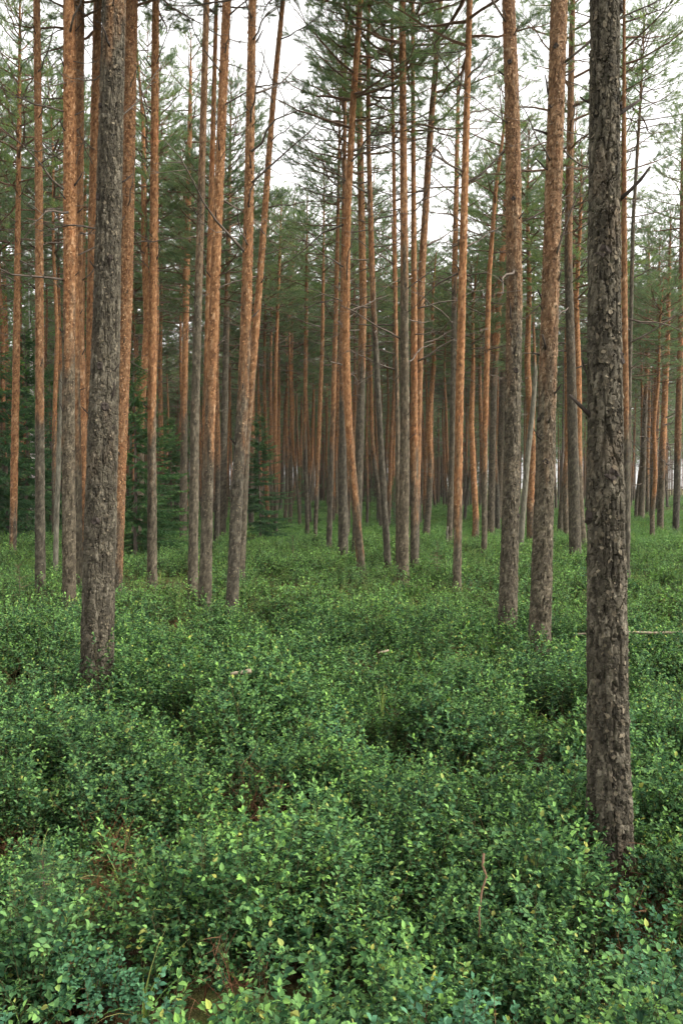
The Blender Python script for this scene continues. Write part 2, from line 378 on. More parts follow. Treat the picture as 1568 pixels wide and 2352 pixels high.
# ------------------------------------------------------------------ branches and needles
def curve_pts(L, el0, bend, n=6, wob=0.05, g=rng):
    """a limb in the xz plane starting at 0, first rising at el0 and bending by bend along it"""
    s = np.linspace(0, 1, n); a = el0 + bend * s
    st = L / (n - 1)
    x = np.concatenate([[0], np.cumsum(np.cos(a[:-1]) * st)]); z = np.concatenate([[0], np.cumsum(np.sin(a[:-1]) * st)])
    y = np.concatenate([[0], np.cumsum(g.normal(0, wob, n - 1) * st)]); z[1:] += np.cumsum(g.normal(0, wob * 0.6, n - 1) * st)
    return np.stack([x, y, z], -1)
def rotz(P, a):
    c, s = math.cos(a), math.sin(a); return P @ np.array([[c, s, 0], [-s, c, 0], [0, 0, 1]])
def dead_branch(g, L, el0, bend, rad, twigs, seg=4):
    mb = MB(); P = curve_pts(L, el0, bend, 7, 0.16, g)
    V, Q = tube(P, np.linspace(rad, rad * 0.22, 7), seg, True); mb.add(V, Q)
    for k in range(twigs):
        s = g.uniform(0.2, 0.97); i = s * 6; b = P[int(i)] + (P[min(6, int(i) + 1)] - P[int(i)]) * (i % 1)
        l = L * g.uniform(0.12, 0.42) * (1.15 - 0.6 * s)
        tp = rotz(curve_pts(l, g.uniform(-0.35, 0.5), g.uniform(-0.5, 0.6), 4, 0.25, g), g.choice([-1, 1]) * g.uniform(0.4, 1.1))
        V, Q = tube(tp + b, np.linspace(rad * 0.38, rad * 0.12, 4), 3); mb.add(V, Q)
        if l > 0.25:
            for _ in range(2):
                c = tp[2] + b; t2 = rotz(curve_pts(l * 0.5, g.uniform(-0.4, 0.4), 0.2, 3, 0.2, g), g.uniform(-1.5, 1.5))
                V, Q = tube(t2 + c, np.linspace(rad * 0.2, rad * 0.1, 3), 3); mb.add(V, Q)
    return mb
def needle_tuft(g, n, L, ln, wd):
    V, Fc = [], []
    for k in range(n):
        z = L * (k + g.random()) / n; a = g.uniform(0.5, 1.05) * (1.0 - 0.45 * z / L); ph = k * 2.4 + g.uniform(-0.4, 0.4)
        d = np.array([math.cos(ph) * math.sin(a), math.sin(ph) * math.sin(a), math.cos(a)]); l = ln * g.uniform(0.8, 1.15)
        sd_ = nrm(np.cross(d, g.normal(size=3))) * wd * 0.5
        b = np.array([0, 0, z]); V += [b - sd_, b + sd_, b + d * l]; Fc.append([3 * k, 3 * k + 1, 3 * k + 2])
    return np.array(V), [np.array(Fc)]
def make_crown(seed, length=8.0, lmax=2.3, limbs=54, tn=20, bare=0.0, tuft_w=0.0095, lod=1.0):
    g = np.random.default_rng(seed); mb = MB(); TV, TF = needle_tuft(g, tn, 0.15, 0.085, tuft_w)
    TP, TD = [], []
    for k in range(limbs):
        t = (k + g.uniform(0, 1)) / limbs; t = t ** 0.9
        prof = np.interp(t, [0, 0.12, 0.35, 0.7, 1], [0.62, 0.95, 1.0, 0.66, 0.2]) * g.uniform(0.6, 1.18)
        L = lmax * prof; el = np.interp(t, [0, 0.5, 1], [-0.05, 0.35, 0.95]) + g.normal(0, 0.16)
        az = k * 2.39996 + g.uniform(-0.5, 0.5)
        P = rotz(curve_pts(L, el, g.uniform(0.1, 0.55), 7, 0.12, g), az) + np.array([0, 0, t * length])
        V, Q = tube(P, np.linspace(0.013 + 0.012 * L, 0.006, 7), 4); mb.add(V, Q, 0)
        ns = int(max(3, 5.2 * L) * lod)
        hd = P[-1] - P[0]; hd[2] = 0; az0 = math.atan2(hd[1], hd[0])
        for j in range(ns):
            s = 0.28 + 0.72 * (j + g.random()) / ns; i = min(s, 0.999) * 6; b = P[int(i)] + (P[int(i) + 1] - P[int(i)]) * (i % 1)
            l = (0.22 + 0.42 * L * (1.08 - s)) * g.uniform(0.7, 1.2)
            sg = 1 if j % 2 else -1
            S_ = rotz(curve_pts(l, el * 0.5 + g.uniform(-0.15, 0.45), g.uniform(0.1, 0.7), 5, 0.18, g), az0 + sg * g.uniform(0.35, 1.05)) + b
            V, Q = tube(S_, np.linspace(0.007, 0.003, 5), 3); mb.add(V, Q, 0)
            if g.random() < bare * (1 - t): continue
            m = max(2, int(l / 0.072 * lod))
            for q in range(m):
                f = 0.35 + 0.65 * (q + g.random()) / m; i = min(f, 0.999) * 4; c = S_[int(i)] + (S_[int(i) + 1] - S_[int(i)]) * (i % 1)
                dr = nrm(S_[-1] - S_[0]) * 0.8 + g.normal(0, 0.38, 3) + np.array([0, 0, 0.35]); TP.append(c + g.normal(0, 0.035, 3)); TD.append(dr)
            for q in range(2):
                TP.append(S_[-1]); TD.append(nrm(S_[-1] - S_[-2]) + g.normal(0, 0.3, 3))
        TP.append(P[-1]); TD.append(P[-1] - P[-2] + np.array([0, 0, 0.05]))
    TP, TD = np.array(TP), np.array(TD)
    clump = vnoise(TP[:, 0] * 1.7 + TP[:, 2], TP[:, 1] * 1.7, seed)
    scatter(mb, TV, TF, TP, frames(TD, g.uniform(0, 6.28, len(TP))), g.uniform(0.8, 1.2, len(TP)) / math.sqrt(lod), 1, np.clip(0.25 + 0.5 * clump + g.normal(0, 0.2, len(TP)), 0, 1))
    return mb.mesh("crown", [LIMB, NEEDLE], smooth=False)
CROWNS = [make_crown(100 + k, 8.0, 2.2 + 0.2 * (k % 3), 54 + 4 * (k % 3), bare=0.25 if k % 2 else 0.1) for k in range(5)]
SPARSE = [make_crown(140 + k, 8.0, 2.3, 34, bare=0.5, lod=0.8) for k in range(2)]
FARCROWNS = [make_crown(160 + k, 8.0, 2.5, 52, tn=16, tuft_w=0.0165, lod=0.78) for k in range(4)]

_g = np.random.default_rng(31)
BRANCHES = []
for k in range(9):
    BRANCHES.append(dead_branch(_g, 1.0, _g.uniform(-0.25, 0.5), _g.uniform(-0.5, 0.7), 0.013, int(_g.integers(4, 9))).mesh("branch", [TWIG]))
STUBS = []
for k in range(5):
    m_ = MB(); P = curve_pts(_g.uniform(0.10, 0.2), _g.uniform(0.2, 0.9), _g.uniform(-0.2, 0.5), 4, 0.12, _g)
    V, Q = tube(P, np.array([0.013, 0.0095, 0.0085, 0.005]), 6, True); m_.add(V, Q); STUBS.append(m_.mesh("branch_stub", [STUB]))
def knot_mesh(g):
    m_ = MB(); n = 10; th = np.arange(n) * 2 * math.pi / n
    ring = lambda r, x, j: np.stack([x + g.normal(0, 0.003, n), r * np.cos(th) * (1 + g.normal(0, j, n)), 1.2 * r * np.sin(th) * (1 + g.normal(0, j, n))], -1)
    V = np.concatenate([ring(0.030, -0.008, 0.16), ring(0.020, 0.007, 0.22), ring(0.010, 0.004, 0.3), [[0.0, 0, 0]]])
    i = np.arange(n); k_ = (i + 1) % n
    Q = np.concatenate([np.stack([i + a * n, k_ + a * n, k_ + (a + 1) * n, i + (a + 1) * n], -1) for a in range(2)])
    m_.add(V, [Q, np.stack([i + 2 * n, k_ + 2 * n, np.full(n, 3 * n)], -1)], 0); return m_.mesh("knot", [STUB], smooth=False)
KNOTS = [knot_mesh(_g) for _ in range(3)]

# ------------------------------------------------------------------ the trees one can tell apart
# key: label, points base..top (1568 units), widths at those points, y at which orange bark begins,
#      (branch count, branch y range, branch length), crown base / height in metres
TREES = [
 ("thick dark pine with deeply fissured grey bark standing alone in tall bilberry", [(1398,1925),(1392,1440),(1386,690),(1389,0)], [98,88,74,66], -900, dict(d=.0, step=0.0062, segw=0.0064, flakes=1500, br=2, stub=4, knots=7, cb=9.5, H=17, top=6.2, bl=.3)),
 ("stout grey pine with plated bark and rusty patches above, beside the cluster of orange trunks", [(223,1562),(236,1000),(246,690),(263,0)], [76,66,58,52], -120, dict(step=0.0080, segw=0.0083, flakes=2600, br=4, stub=9, knots=8, cb=10, H=18, top=7.5, bl=.7)),
 ("red-brown pine with dark lower bark, the thicker of two beside the fissured grey pine", [(1237,1495),(1250,1100),(1263,690),(1283,0)], [50,43,40,37], 760, dict(step=0.0193, segw=0.0161, flakes=4200, br=6, stub=11, knots=5, cb=8.6, H=17.5, top=9, bl=1.1, zmax=.52)),
 ("gently bowed pine, grey below and orange above, beside the leaning dead trunk", [(1165,1424),(1176,1000),(1181,690),(1177,300),(1167,0)], [45,37,35,32,29], 700, dict(step=0.0209, segw=0.0177, flakes=3600, br=8, stub=9, knots=4, cb=9, H=17, top=9.5, bl=1.0, zmax=.6)),
 ("straight pine with grey-brown scaly bark at the outer side of the orange cluster", [(160,1408),(157,1000),(161,600),(158,0)], [31,30,27,22], 760, dict(step=0.0225, segw=0.0193, flakes=3000, br=10, stub=8, cb=9.5, H=17, bl=1.1)),
 ("pale orange pine half hidden behind the stout grey trunk", [(268,1357),(277,1000),(289,690),(303,0)], [26,30,30,28], 1260, dict(step=0.0225, segw=0.0193, flakes=3000, br=5, stub=9, cb=9.5, H=17, bl=1.0)),
 ("slim straight orange pine with brown foot, alone between the grey pine and the trio", [(350,1344),(349,1000),(354,500),(358,0)], [23,20,18,15], 1010, dict(step=0.0258, segw=0.0209, flakes=2000, br=9, stub=11, cb=10, H=17, bl=.8)),
 ("greyish slender pine touching its redder twin at the foot", [(443,1360),(447,1000),(458,600),(475,0)], [25,20,17,14], 500, dict(step=0.0258, segw=0.0209, flakes=1600, br=6, stub=8, cb=10.5, H=17, zmax=.55, bl=.8)),
 ("flaky orange pine leaning away from its greyish twin", [(471,1369),(481,1000),(496,600),(521,0)], [29,24,22,18], 960, dict(step=0.0242, segw=0.0193, flakes=3000, br=9, stub=8, cb=10, H=17.5, bl=1.1)),
 ("curved orange pine with grey foot, its upper trunk crossing in front of a forking neighbour", [(532,1402),(546,1100),(560,900),(569,600),(580,0)], [30,29,25,22,17], 880, dict(step=0.0242, segw=0.0193, flakes=2600, br=11, stub=7, cb=10, H=17.5, bl=1.3)),
 ("thin orange pine slanting out from behind the curved orange pine", [(552,1325),(566,1000),(580,850),(600,600),(628,220),(650,0)], [20,19,18,15,12,10], 940, dict(step=0.0322, segw=0.0258, flakes=1200, br=11, stub=5, cb=10.5, H=16, bl=1.2)),
 ("thin pine hidden low behind the flaky orange pine, visible only above", [(468,1335),(472,1000),(482,600),(497,0)], [17,16,14,9], 1000, dict(step=0.0403, segw=0.0322, br=8, stub=3, cb=10, H=16, bl=1.0)),
 ("knotty straight pine with brown foot, furthest out beyond the cluster of orange trunks", [(93,1369),(92,900),(90,400),(85,0)], [23,20,17,14], 880, dict(step=0.0258, segw=0.0209, flakes=1700, br=7, stub=8, cb=10.5, H=17, bl=1.0)),
 ("bright orange pine in front of the dark spruces", [(30,1268),(37,900),(42,500),(45,250)], [17,16,12,9], 1180, dict(step=0.0322, segw=0.0258, flakes=1200, br=12, stub=4, cb=8.5, H=14, bl=1.2)),
 ("dark-footed thin pine squeezed behind the grey-brown scaly trunk", [(182,1346),(178,1000),(170,400),(168,0)], [19,17,14,12], 900, dict(step=0.0322, segw=0.0258, br=8, stub=3, cb=9.5, H=16, bl=1.1)),
 ("fiery orange pine bending behind the stout grey trunk", [(199,1335),(192,1050),(181,800),(181,600),(185,0)], [20,21,22,20,18], 1330, dict(step=0.0290, segw=0.0225, flakes=1800, br=11, stub=4, cb=9.5, H=16.5, bl=1.1)),
 ("orange pine rising between the fiery bent trunk and the stout grey trunk", [(205,1330),(206,900),(211,600),(225,0)], [20,19,19,18], 1200, dict(step=0.0290, segw=0.0225, flakes=1500, br=9, stub=4, cb=9.3, H=16.5, bl=1.1)),
 ("crooked pine with a kinked foot, pale orange above, at the open glade's edge", [(830,1311),(815,1150),(800,980),(794,800),(797,500),(811,230),(828,0)], [21,19,18,17,15,14,12], 1120, dict(step=0.0290, segw=0.0225, flakes=1200, br=13, stub=4, cb=8.6, H=15.5, bl=1.4)),
 ("dark grey pine directly behind the crooked kinked pine", [(818,1268),(826,1000),(834,700),(828,400),(822,100)], [21,19,17,15,12], 800, dict(step=0.0322, segw=0.0258, br=11, stub=3, cb=9.5, H=16, bl=1.3)),
 ("thin dark pine tilting towards the crooked kinked pine", [(891,1306),(873,1000),(855,650),(845,300),(846,0)], [17,14,13,10,8], 700, dict(step=0.0322, segw=0.0258, br=15, stub=3, cb=9.2, H=15, bl=1.3)),
 ("straight grey-brown pine with the widest foot in the central group of four", [(925,1322),(929,1000),(928,600),(923,0)], [28,21,18,14], 620, dict(step=0.0274, segw=0.0209, flakes=1600, br=11, stub=5, cb=9.2, H=16.5, bl=1.3, zmax=.8)),
 ("slender dark pine hidden at the foot by the widest of the central group", [(914,1296),(913,1000),(908,700),(899,0)], [12,11,9,7], 760, dict(step=0.0403, segw=0.0322, br=12, stub=2, cb=9, H=15, bl=1.2)),
 ("orange pine with dark foot, side by side with the widest-footed pine of the central group", [(951,1300),(951,1000),(950,600),(947,0)], [20,16,13,8], 1080, dict(step=0.0322, segw=0.0258, br=13, stub=3, cb=9, H=15.5, bl=1.3)),
 ("smooth orange pine leaning outward above the central group", [(953,1288),(959,1000),(968,620),(986,330),(1011,0)], [17,17,16,14,11], 1150, dict(step=0.0322, segw=0.0258, br=13, stub=3, cb=8.8, H=15.5, bl=1.5)),
 ("straight slender orange pine with a splintered foot beside the bare sapling", [(1049,1334),(1053,1000),(1062,600),(1078,0)], [21,18,17,13], 1130, dict(step=0.0290, segw=0.0225, flakes=1200, br=12, stub=5, cb=8.8, H=16, bl=1.4)),
 ("dark thin pine close behind the splinter-footed orange pine", [(1031,1243),(1038,1000),(1044,600),(1050,300)], [14,13,12,10], 650, dict(step=0.0403, segw=0.0322, br=12, stub=2, cb=9.5, H=15.5, bl=1.3)),
 ("thin pine between the splinter-footed pine and the bowed pine, bent over at its top", [(1111,1265),(1113,1000),(1122,640),(1138,430),(1152,330)], [14,13,11,9,7], 1000, dict(step=0.0403, segw=0.0322, br=13, stub=2, cb=8.6, H=12, bl=1.2)),
 ("grey-footed pine leaning behind the bowed pine", [(1126,1222),(1133,900),(1152,600),(1165,400)], [17,14,13,11], 820, dict(step=0.0403, segw=0.0322, br=12, stub=2, cb=10, H=15.5, bl=1.2)),
 ("dark slim pine tucked behind the leaning grey-footed one", [(1146,1190),(1152,900),(1160,650)], [14,12,10], 760, dict(step=0.0483, segw=0.0403, br=12, stub=1, cb=9.5, H=15, bl=1.2)),
 ("straight dark pine with bushy bilberry round its foot, between the red-brown and fissured pines", [(1320,1275),(1312,900),(1304,600),(1310,200),(1314,0)], [27,22,18,14,12], 560, dict(step=0.0290, segw=0.0225, flakes=1200, br=13, stub=5, cb=8.8, H=16, bl=1.3, zmax=.7)),
 ("dark pine whose foot shows just past the fissured grey pine", [(1438,1325),(1437,1000),(1433,700),(1432,280)], [17,15,13,9], 960, dict(step=0.0322, segw=0.0258, br=12, stub=2, cb=8.8, H=13.5, bl=1.3)),
 ("brownish thin pole pine beside the fissured grey pine, bare high up", [(1441,1262),(1444,900),(1453,500),(1468,260)], [11,10,9,6], 300, dict(step=0.0403, segw=0.0322, br=10, stub=2, cb=11, H=14.5, bl=1.2, zmax=.5)),
 ("orange pine peeping out behind the fissured grey pine", [(1424,1240),(1424,900),(1422,600),(1430,300)], [11,11,10,7], 1180, dict(step=0.0403, segw=0.0322, br=10, stub=2, cb=10, H=14, bl=1.2)),
 ("dark pine with a long low forked branch at the open edge of the wood", [(1471,1196),(1478,1000),(1486,800),(1488,620)], [15,12,9,7], 880, dict(step=0.0483, segw=0.0403, br=34, brlow=1150, stub=2, cb=7.5, H=13.5, bl=1.9)),
 ("orange pine with many bare horizontal branches at the open edge of the wood", [(1515,1202),(1522,1000),(1531,800),(1536,620)], [15,14,11,8], 1060, dict(step=0.0483, segw=0.0403, br=34, brlow=1150, stub=2, cb=7.5, H=13, bl=1.9)),
 ("tall dark red pine, last trunk before the picture edge at the open side", [(1551,1214),(1556,1000),(1563,700),(1566,400)], [15,14,12,9], 1040, dict(step=0.0483, segw=0.0403, br=26, brlow=1100, stub=2, cb=11, H=16, bl=1.4)),
 ("thin orange pine between two branchy pines at the open edge", [(1494,1190),(1502,950),(1508,780),(1512,640)], [9,8,7,5], 1050, dict(step=0.0563, segw=0.0483, br=26, brlow=1120, stub=1, cb=7.5, H=12, bl=1.3)),
 ("broad dark-footed pine behind the twin greyish and flaky pines", [(421,1232),(424,900),(430,600),(436,300)], [18,14,13,11], 950, dict(step=0.0483, segw=0.0403, br=10, stub=1, cb=10, H=16, bl=1.2)),
 ("dark-footed pine standing between the flaky pine and the curved orange pine", [(510,1230),(517,900),(526,500)], [19,15,11], 700, dict(step=0.0483, segw=0.0403, br=13, stub=1, cb=9.5, H=15, bl=1.2, zmax=.6)),
 ("dark straight pine in the glade, first of the pair left of the kinked foot", [(788,1270),(786,1000),(787,700),(790,450)], [24,17,13,10], 860, dict(step=0.0403, segw=0.0322, br=10, stub=2, cb=9, H=14.5, bl=1.3)),
 ("slim brown pine at the glade's near rim, its foot in bright bilberry", [(755,1262),(763,1000),(772,700),(776,500)], [14,12,10,8], 1000, dict(step=0.0483, segw=0.0403, br=12, stub=1, cb=8.5, H=13, bl=1.2)),
 ("wavy thin pine with a bulge at mid height beside the young spruce", [(667,1196),(668,1050),(672,950),(668,860),(671,700),(674,560)], [10,10,11,9,8,6], 1010, dict(step=0.0483, segw=0.0403, br=26, brlow=1100, stub=1, cb=8.2, H=12.8, bl=1.2)),
 ("thin orange pine just clear of the young spruce's tips", [(633,1218),(632,1000),(634,800),(642,600)], [10,9,8,6], 1080, dict(step=0.0483, segw=0.0403, br=14, stub=1, cb=8.5, H=12.5, bl=1.2)),
 ("pale-footed orange pine alone in the glade behind the wavy one", [(724,1226),(732,1000),(740,800),(742,650)], [10,10,9,7], 1100, dict(step=0.0483, segw=0.0403, br=14, stub=1, cb=8.5, H=12.5, bl=1.2)),
 ("slightly tilted brown pine between the wavy pine and the glade", [(706,1222),(700,1000),(702,800),(704,640)], [10,9,9,7], 960, dict(step=0.0483, segw=0.0403, br=14, stub=1, cb=8.2, H=12.5, bl=1.2)),
]
PINE_XY = []
def add_branches(root, path, zd, g, n, z0, z1, Lm, meshes, name, sc=(0.6, 1.3), thick=1.0, side=None):
    for k in range(n):
        z = z0 + (z1 - z0) * (k + g.random()) / n
        x, y, r = (np.interp(z, zd, path[:, q]) for q in range(3))
        az = g.uniform(0, 6.283) if side is None else side + g.normal(0, 0.9)
        o = obj(name, meshes[int(g.integers(len(meshes)))], root)
        s = Lm * g.uniform(*sc)
        o.location = (x + math.cos(az) * r * 0.75, y + math.sin(az) * r * 0.75, z)
        o.rotation_euler = (g.normal(0, 0.15), g.normal(0, 0.2), az)
        o.scale = (s, s * 0.9 + 0.1, s) if name != "branch" else (s, s, s * thick)
def big_tree(idx, spec):
    label, pts, wd, oy, k = spec
    g = np.random.default_rng(500 + idx)
    b = on_ground(*pts[0])
    for _ in range(4): b = on_ground(*pts[0], float(terrain(b[0], b[1])) + (0.22, 0.24, 0.26, 0.26)[idx] if idx < 4 else float(terrain(b[0], b[1])) + 0.28)
    Y0 = b[1]
    gz = float(terrain(b[0], b[1]))
    lean = g.uniform(-0.02, 0.02)
    rows = []
    for (px, py), w_ in zip(pts, wd):
        p = at_depth(px, py, Y0); Y = Y0 + lean * (p[2] - 0.3); p = at_depth(px, py, Y)
        rows.append([p[2], p[0] - b[0], p[1] - b[1], w_ / F * Y * 0.5])
    rows = np.array(rows)
    sl0 = (rows[1, 1:3] - rows[0, 1:3]) / (rows[1, 0] - rows[0, 0])
    z0 = gz - 0.25
    base = np.array([z0, *(rows[0, 1:3] + sl0 * (z0 - rows[0, 0])), rows[0, 3] * 1.04])
    H = max(k['H'], rows[-1, 0] + 2.5)
    sl1 = (rows[-1, 1:3] - rows[-2, 1:3]) / (rows[-1, 0] - rows[-2, 0]) * 0.8
    nz = rows[-1, 0]; up = []
    for f in (0.33, 0.66, 1.0):
        z = nz + (H - nz) * f; up.append([z, *(rows[-1, 1:3] + sl1 * (z - nz)), rows[-1, 3] * (1 - f) + 0.012 * f])
    C = np.concatenate([[base], rows, up])
    zz = at_depth(pts[0][0], oy, Y0)[2]
    vis = at_depth(784, 0, Y0)[2] + 0.5
    root = empty("pine_tree", (b[0], b[1], 0), label, "pine tree")
    me, fl, path, zd = trunk_mesh("trunk", C, zz, 40 + idx * 3, k['step'], k['segw'], 1.0, int(k.get('flakes', 0)), None, min(vis, H), 1.1, k.get('zmax', 1.0), 0.22)
    obj("trunk", me, root)
    if fl is not None:
        fo = obj("bark_flakes", fl, root); fo['kind'] = 'stuff'
    cb = k['cb']
    zb0 = at_depth(784, k.get('brlow', 860 if Y0 > 14 else 650), Y0)[2]
    zb1 = min(cb, vis)
    if zb1 > zb0: add_branches(root, path, zd, g, k['br'], max(zb0, 1.6), zb1 + 0.3, k['bl'], BRANCHES, "branch", (0.45, 1.25), 1.0)
    zs0 = at_depth(784, 1050, Y0)[2]
    add_branches(root, path, zd, g, int(k['stub'] * 2.2), zs0, min(vis, cb), 1.0, STUBS, "branch_stub", (0.35, 1.15))
    if k.get('knots'): add_branches(root, path, zd, g, k['knots'], 1.3, min(vis, 7.5), 1.0, KNOTS, "knot", (0.7, 1.2), side=-1.57 if False else None)
    for o in root.children:
        if o.name.startswith("knot"):
            az = o.rotation_euler[2]
            if math.sin(az) > 0: az = -az          # the knots one sees face the camera side
            z = o.location[2]; x, y, r = (np.interp(z, zd, path[:, q]) for q in range(3))
            o.location = (x + math.cos(az) * r, y + math.sin(az) * r, z); o.rotation_euler = (0, 0, az)
    # crown follows the leader
    x, y, _ = (np.interp(cb, zd, path[:, q]) for q in range(3)); x2, y2, _ = (np.interp(H, zd, path[:, q]) for q in range(3))
    c = obj("crown", SPARSE[(idx // 2) % 2] if 16 < idx < 30 and idx % 3 else (CROWNS + SPARSE)[(idx * 3) % 7], root); c.location = (x, y, cb)
    dirv = Vector((x2 - x, y2 - y, H - cb)); sc = dirv.length / 8.0
    c.rotation_mode = 'QUATERNION'; c.rotation_quaternion = Vector((0, 0, 1)).rotation_difference(dirv) @ Quaternion((0, 0, 1), g.uniform(0, 6.28))
    wsc = 0.5 * (sc + 1) * g.uniform(0.85, 1.05); c.scale = (wsc, wsc, sc)
    PINE_XY.append((b[0], b[1]))
for i_, sp_ in enumerate(TREES): big_tree(i_, sp_)

# ------------------------------------------------------------------ the stand behind: copies of a few pines
VAR = []
for k in range(8):
    g = np.random.default_rng(900 + k); H = 16.0
    bow = g.uniform(-0.35, 0.35, 2); ph = g.uniform(0, 6.28); r0 = g.uniform(0.082, 0.118)
    zs = np.array([-0.3, 0.2, 1.5, 4, 7, 10, 13, H])
    C = np.stack([zs, bow[0] * np.sin(zs / H * 3.1) + 0.05 * np.sin(zs + ph), bow[1] * np.sin(zs / H * 2.6) + 0.05 * np.cos(zs * 0.9 + ph),
                  r0 * np.interp(zs, [-0.3, 0.2, 1.5, 7, 13, H], [1.4, 1.15, 1, 0.8, 0.42, 0.12])], -1)
    me, _, path, zd = trunk_mesh("trunk", C, g.uniform(1.2, 4.2), 300 + k * 5, 0.05, 0.05, 0.8)
    mbd = MB(); nb = int(g.integers(44, 60))
    for q in range(nb):
        z = 2.8 + (10.5 - 2.8) * ((q + g.random()) / nb) ** 0.75
        x, y, r = (np.interp(z, zd, path[:, a]) for a in range(3)); az = q * 2.4 + g.uniform(-0.6, 0.6)
        db = dead_branch(g, g.uniform(0.35, 1.25) * np.interp(z, [2.6, 6, 9.5], [0.55, 0.95, 1.25]), g.uniform(-0.3, 0.35), g.uniform(-0.4, 0.6), 0.011, int(g.integers(2, 6)), 3)
        V = np.concatenate(db.V); off = 0
        V = rotz(V, az) + np.array([x, y, z]); n0 = mbd.n
        mbd.V.append(V); mbd.A.append(np.zeros((len(V), 2))); mbd.n += len(V)
        for f in db.F: mbd.F.append(f + n0); mbd.M.append(np.zeros(len(f)))
    top = [np.interp(8.2, zd, path[:, a]) for a in range(2)]
    VAR.append((me, mbd.mesh("dead_branches", [TWIG], smooth=False), top))
SKYX = [-300, 0, 60, 110, 200, 330, 375, 400, 440, 470, 540, 600, 650, 700, 745, 790, 850, 960, 985, 1000, 1060, 1085, 1160, 1200, 1330, 1430, 1450, 1568, 1900]
SKYY = [60,   60, 90, 130, 40, 30, 90, 200, 270, 330, 300, 320, 360, 420, 470, 300, 60, 120, 380, 560, 560, 340, 330, 200, 150, 300, 600, 620, 620]
LAND = [(0, "bright orange pine"), (93, "knotty brown-footed pine"), (158, "grey-brown scaly pine"), (300, "stout grey pine"), (355, "slim straight orange pine"), (452, "greyish slender pine"), (560, "curved orange pine"),
        (667, "wavy bulging pine"), (788, "dark glade pine"), (860, "crooked kinked pine"), (950, "central group of four"), (1050, "splinter-footed pine"), (1175, "bowed pine"), (1250, "red-brown pine"), (1310, "straight dark pine"), (1390, "fissured grey pine"), (1480, "forked-branch pine"), (1556, "tall dark red pine")]
def add_pine(px, Y, s_r=1.0, far=False, idx=0, label=None, group=None):
    g = np.random.default_rng(3000 + idx)
    X = (px - CX) / F * Y
    sky_y = max(np.interp(px + q, SKYX, SKYY) for q in (-55, 0, 55) ) if Y < 60 else np.interp(px, SKYX, SKYY)
    Hm = CAM_Z + (1120 - sky_y) / F * Y
    H = g.uniform(14.5, 18.2)
    if H > Hm: H = Hm * g.uniform(0.9, 1.0)
    if H < 9.5: return None
    me, db, top = VAR[int(g.integers(8))]
    root = empty("pine_tree", (X, Y, float(terrain(X, Y))), label, "pine tree", group)
    root.rotation_euler = (g.normal(0, 0.012), g.normal(0, 0.016), g.uniform(0, 6.28))
    hs = H / 16.0; ws = s_r * g.uniform(0.8, 1.18)
    t = obj("trunk", me, root); t.scale = (ws, ws, hs)
    d = obj("dead_branches", db, root); d.scale = (ws * 1.0, ws * 1.0, hs); d['kind'] = 'stuff'
    cbf = g.uniform(0.50, 0.64); cb = H * cbf
    c = obj("crown", (FARCROWNS[int(g.integers(4))] if (far or Y > 42) else (CROWNS if px < 420 else CROWNS + SPARSE)[int(g.integers(5 if px < 420 else 7))]), root)
    c.location = (top[0] * ws, top[1] * ws, cb); zs = (H - cb) / 8.0 * 0.985
    wv = (0.7 + 0.4 * zs) * g.uniform(0.85, 1.2); c.scale = (wv, wv, zs); c.rotation_euler = (0, 0, g.uniform(0, 6.28))
    PINE_XY.append((X, Y)); return root
def gap_of(px):
    for (a, na), (b, nb) in zip(LAND[:-1], LAND[1:]):
        if a <= px < b: return na, nb
    return (None, LAND[0][1]) if px < 0 else (LAND[-1][1], None)
cand = [(p_, y_, (p_ - CX) / F * y_) for p_, y_ in [(18, 26), (70, 30), (122, 25), (-15, 30), (45, 34), (96, 37), (150, 32), (212, 29), (256, 36), (302, 33), (372, 37), (432, 39), (330, 28), (402, 31), (618, 36), (690, 40), (575, 33), (1500, 30), (1460, 42)]]
g = np.random.default_rng(77)
tries = 0
while len(cand) < 250 and tries < 9000:
    tries += 1
    px = g.uniform(-60, 1640); Y = 21.5 + 66 * g.random() ** 0.85; X = (px - CX) / F * Y
    if px > 1445 and (g.random() < 0.4 or Y > 75): continue
    if 640 < px < 900 and Y < 27: continue
    if any((X - a) ** 2 + (Y - b) ** 2 < (1.7 if Y < 50 else 1.4) ** 2 for a, b in PINE_XY + [(c_[2], c_[1]) for c_ in cand]): continue
    cand.append((px, Y, X))
cand.sort(key=lambda c_: (c_[0]))
NUM = ["first", "second", "third", "fourth", "fifth", "sixth", "seventh", "eighth", "ninth", "tenth", "eleventh", "twelfth", "thirteenth", "fourteenth"]
cnt = {}
for i_, (px, Y, X) in enumerate(cand):
    na, nb = gap_of(px); band = "mid" if Y < 36 else ("deep" if Y < 58 else "far")
    key = (na, nb, band); num = NUM[min(13, cnt.get(key, 0))]
    where = f"from {na} towards {nb}" if na and nb else f"outside the {nb or na}"
    if band == "mid": lab, grp = f"slender pine in the nearer stand, {num} {where}", "slender pines of the nearer stand"
    elif band == "deep": lab, grp = f"thin pine deep in the stand, {num} {where}", "thin pines deep in the stand"
    else:
        w2 = f"between {na} and {nb}" if na and nb else where
        lab = f"very thin far pine, one of many {w2}"; grp = lab
    if add_pine(px, Y, 1.0, Y > 42, i_, lab, grp): cnt[key] = cnt.get(key, 0) + 1

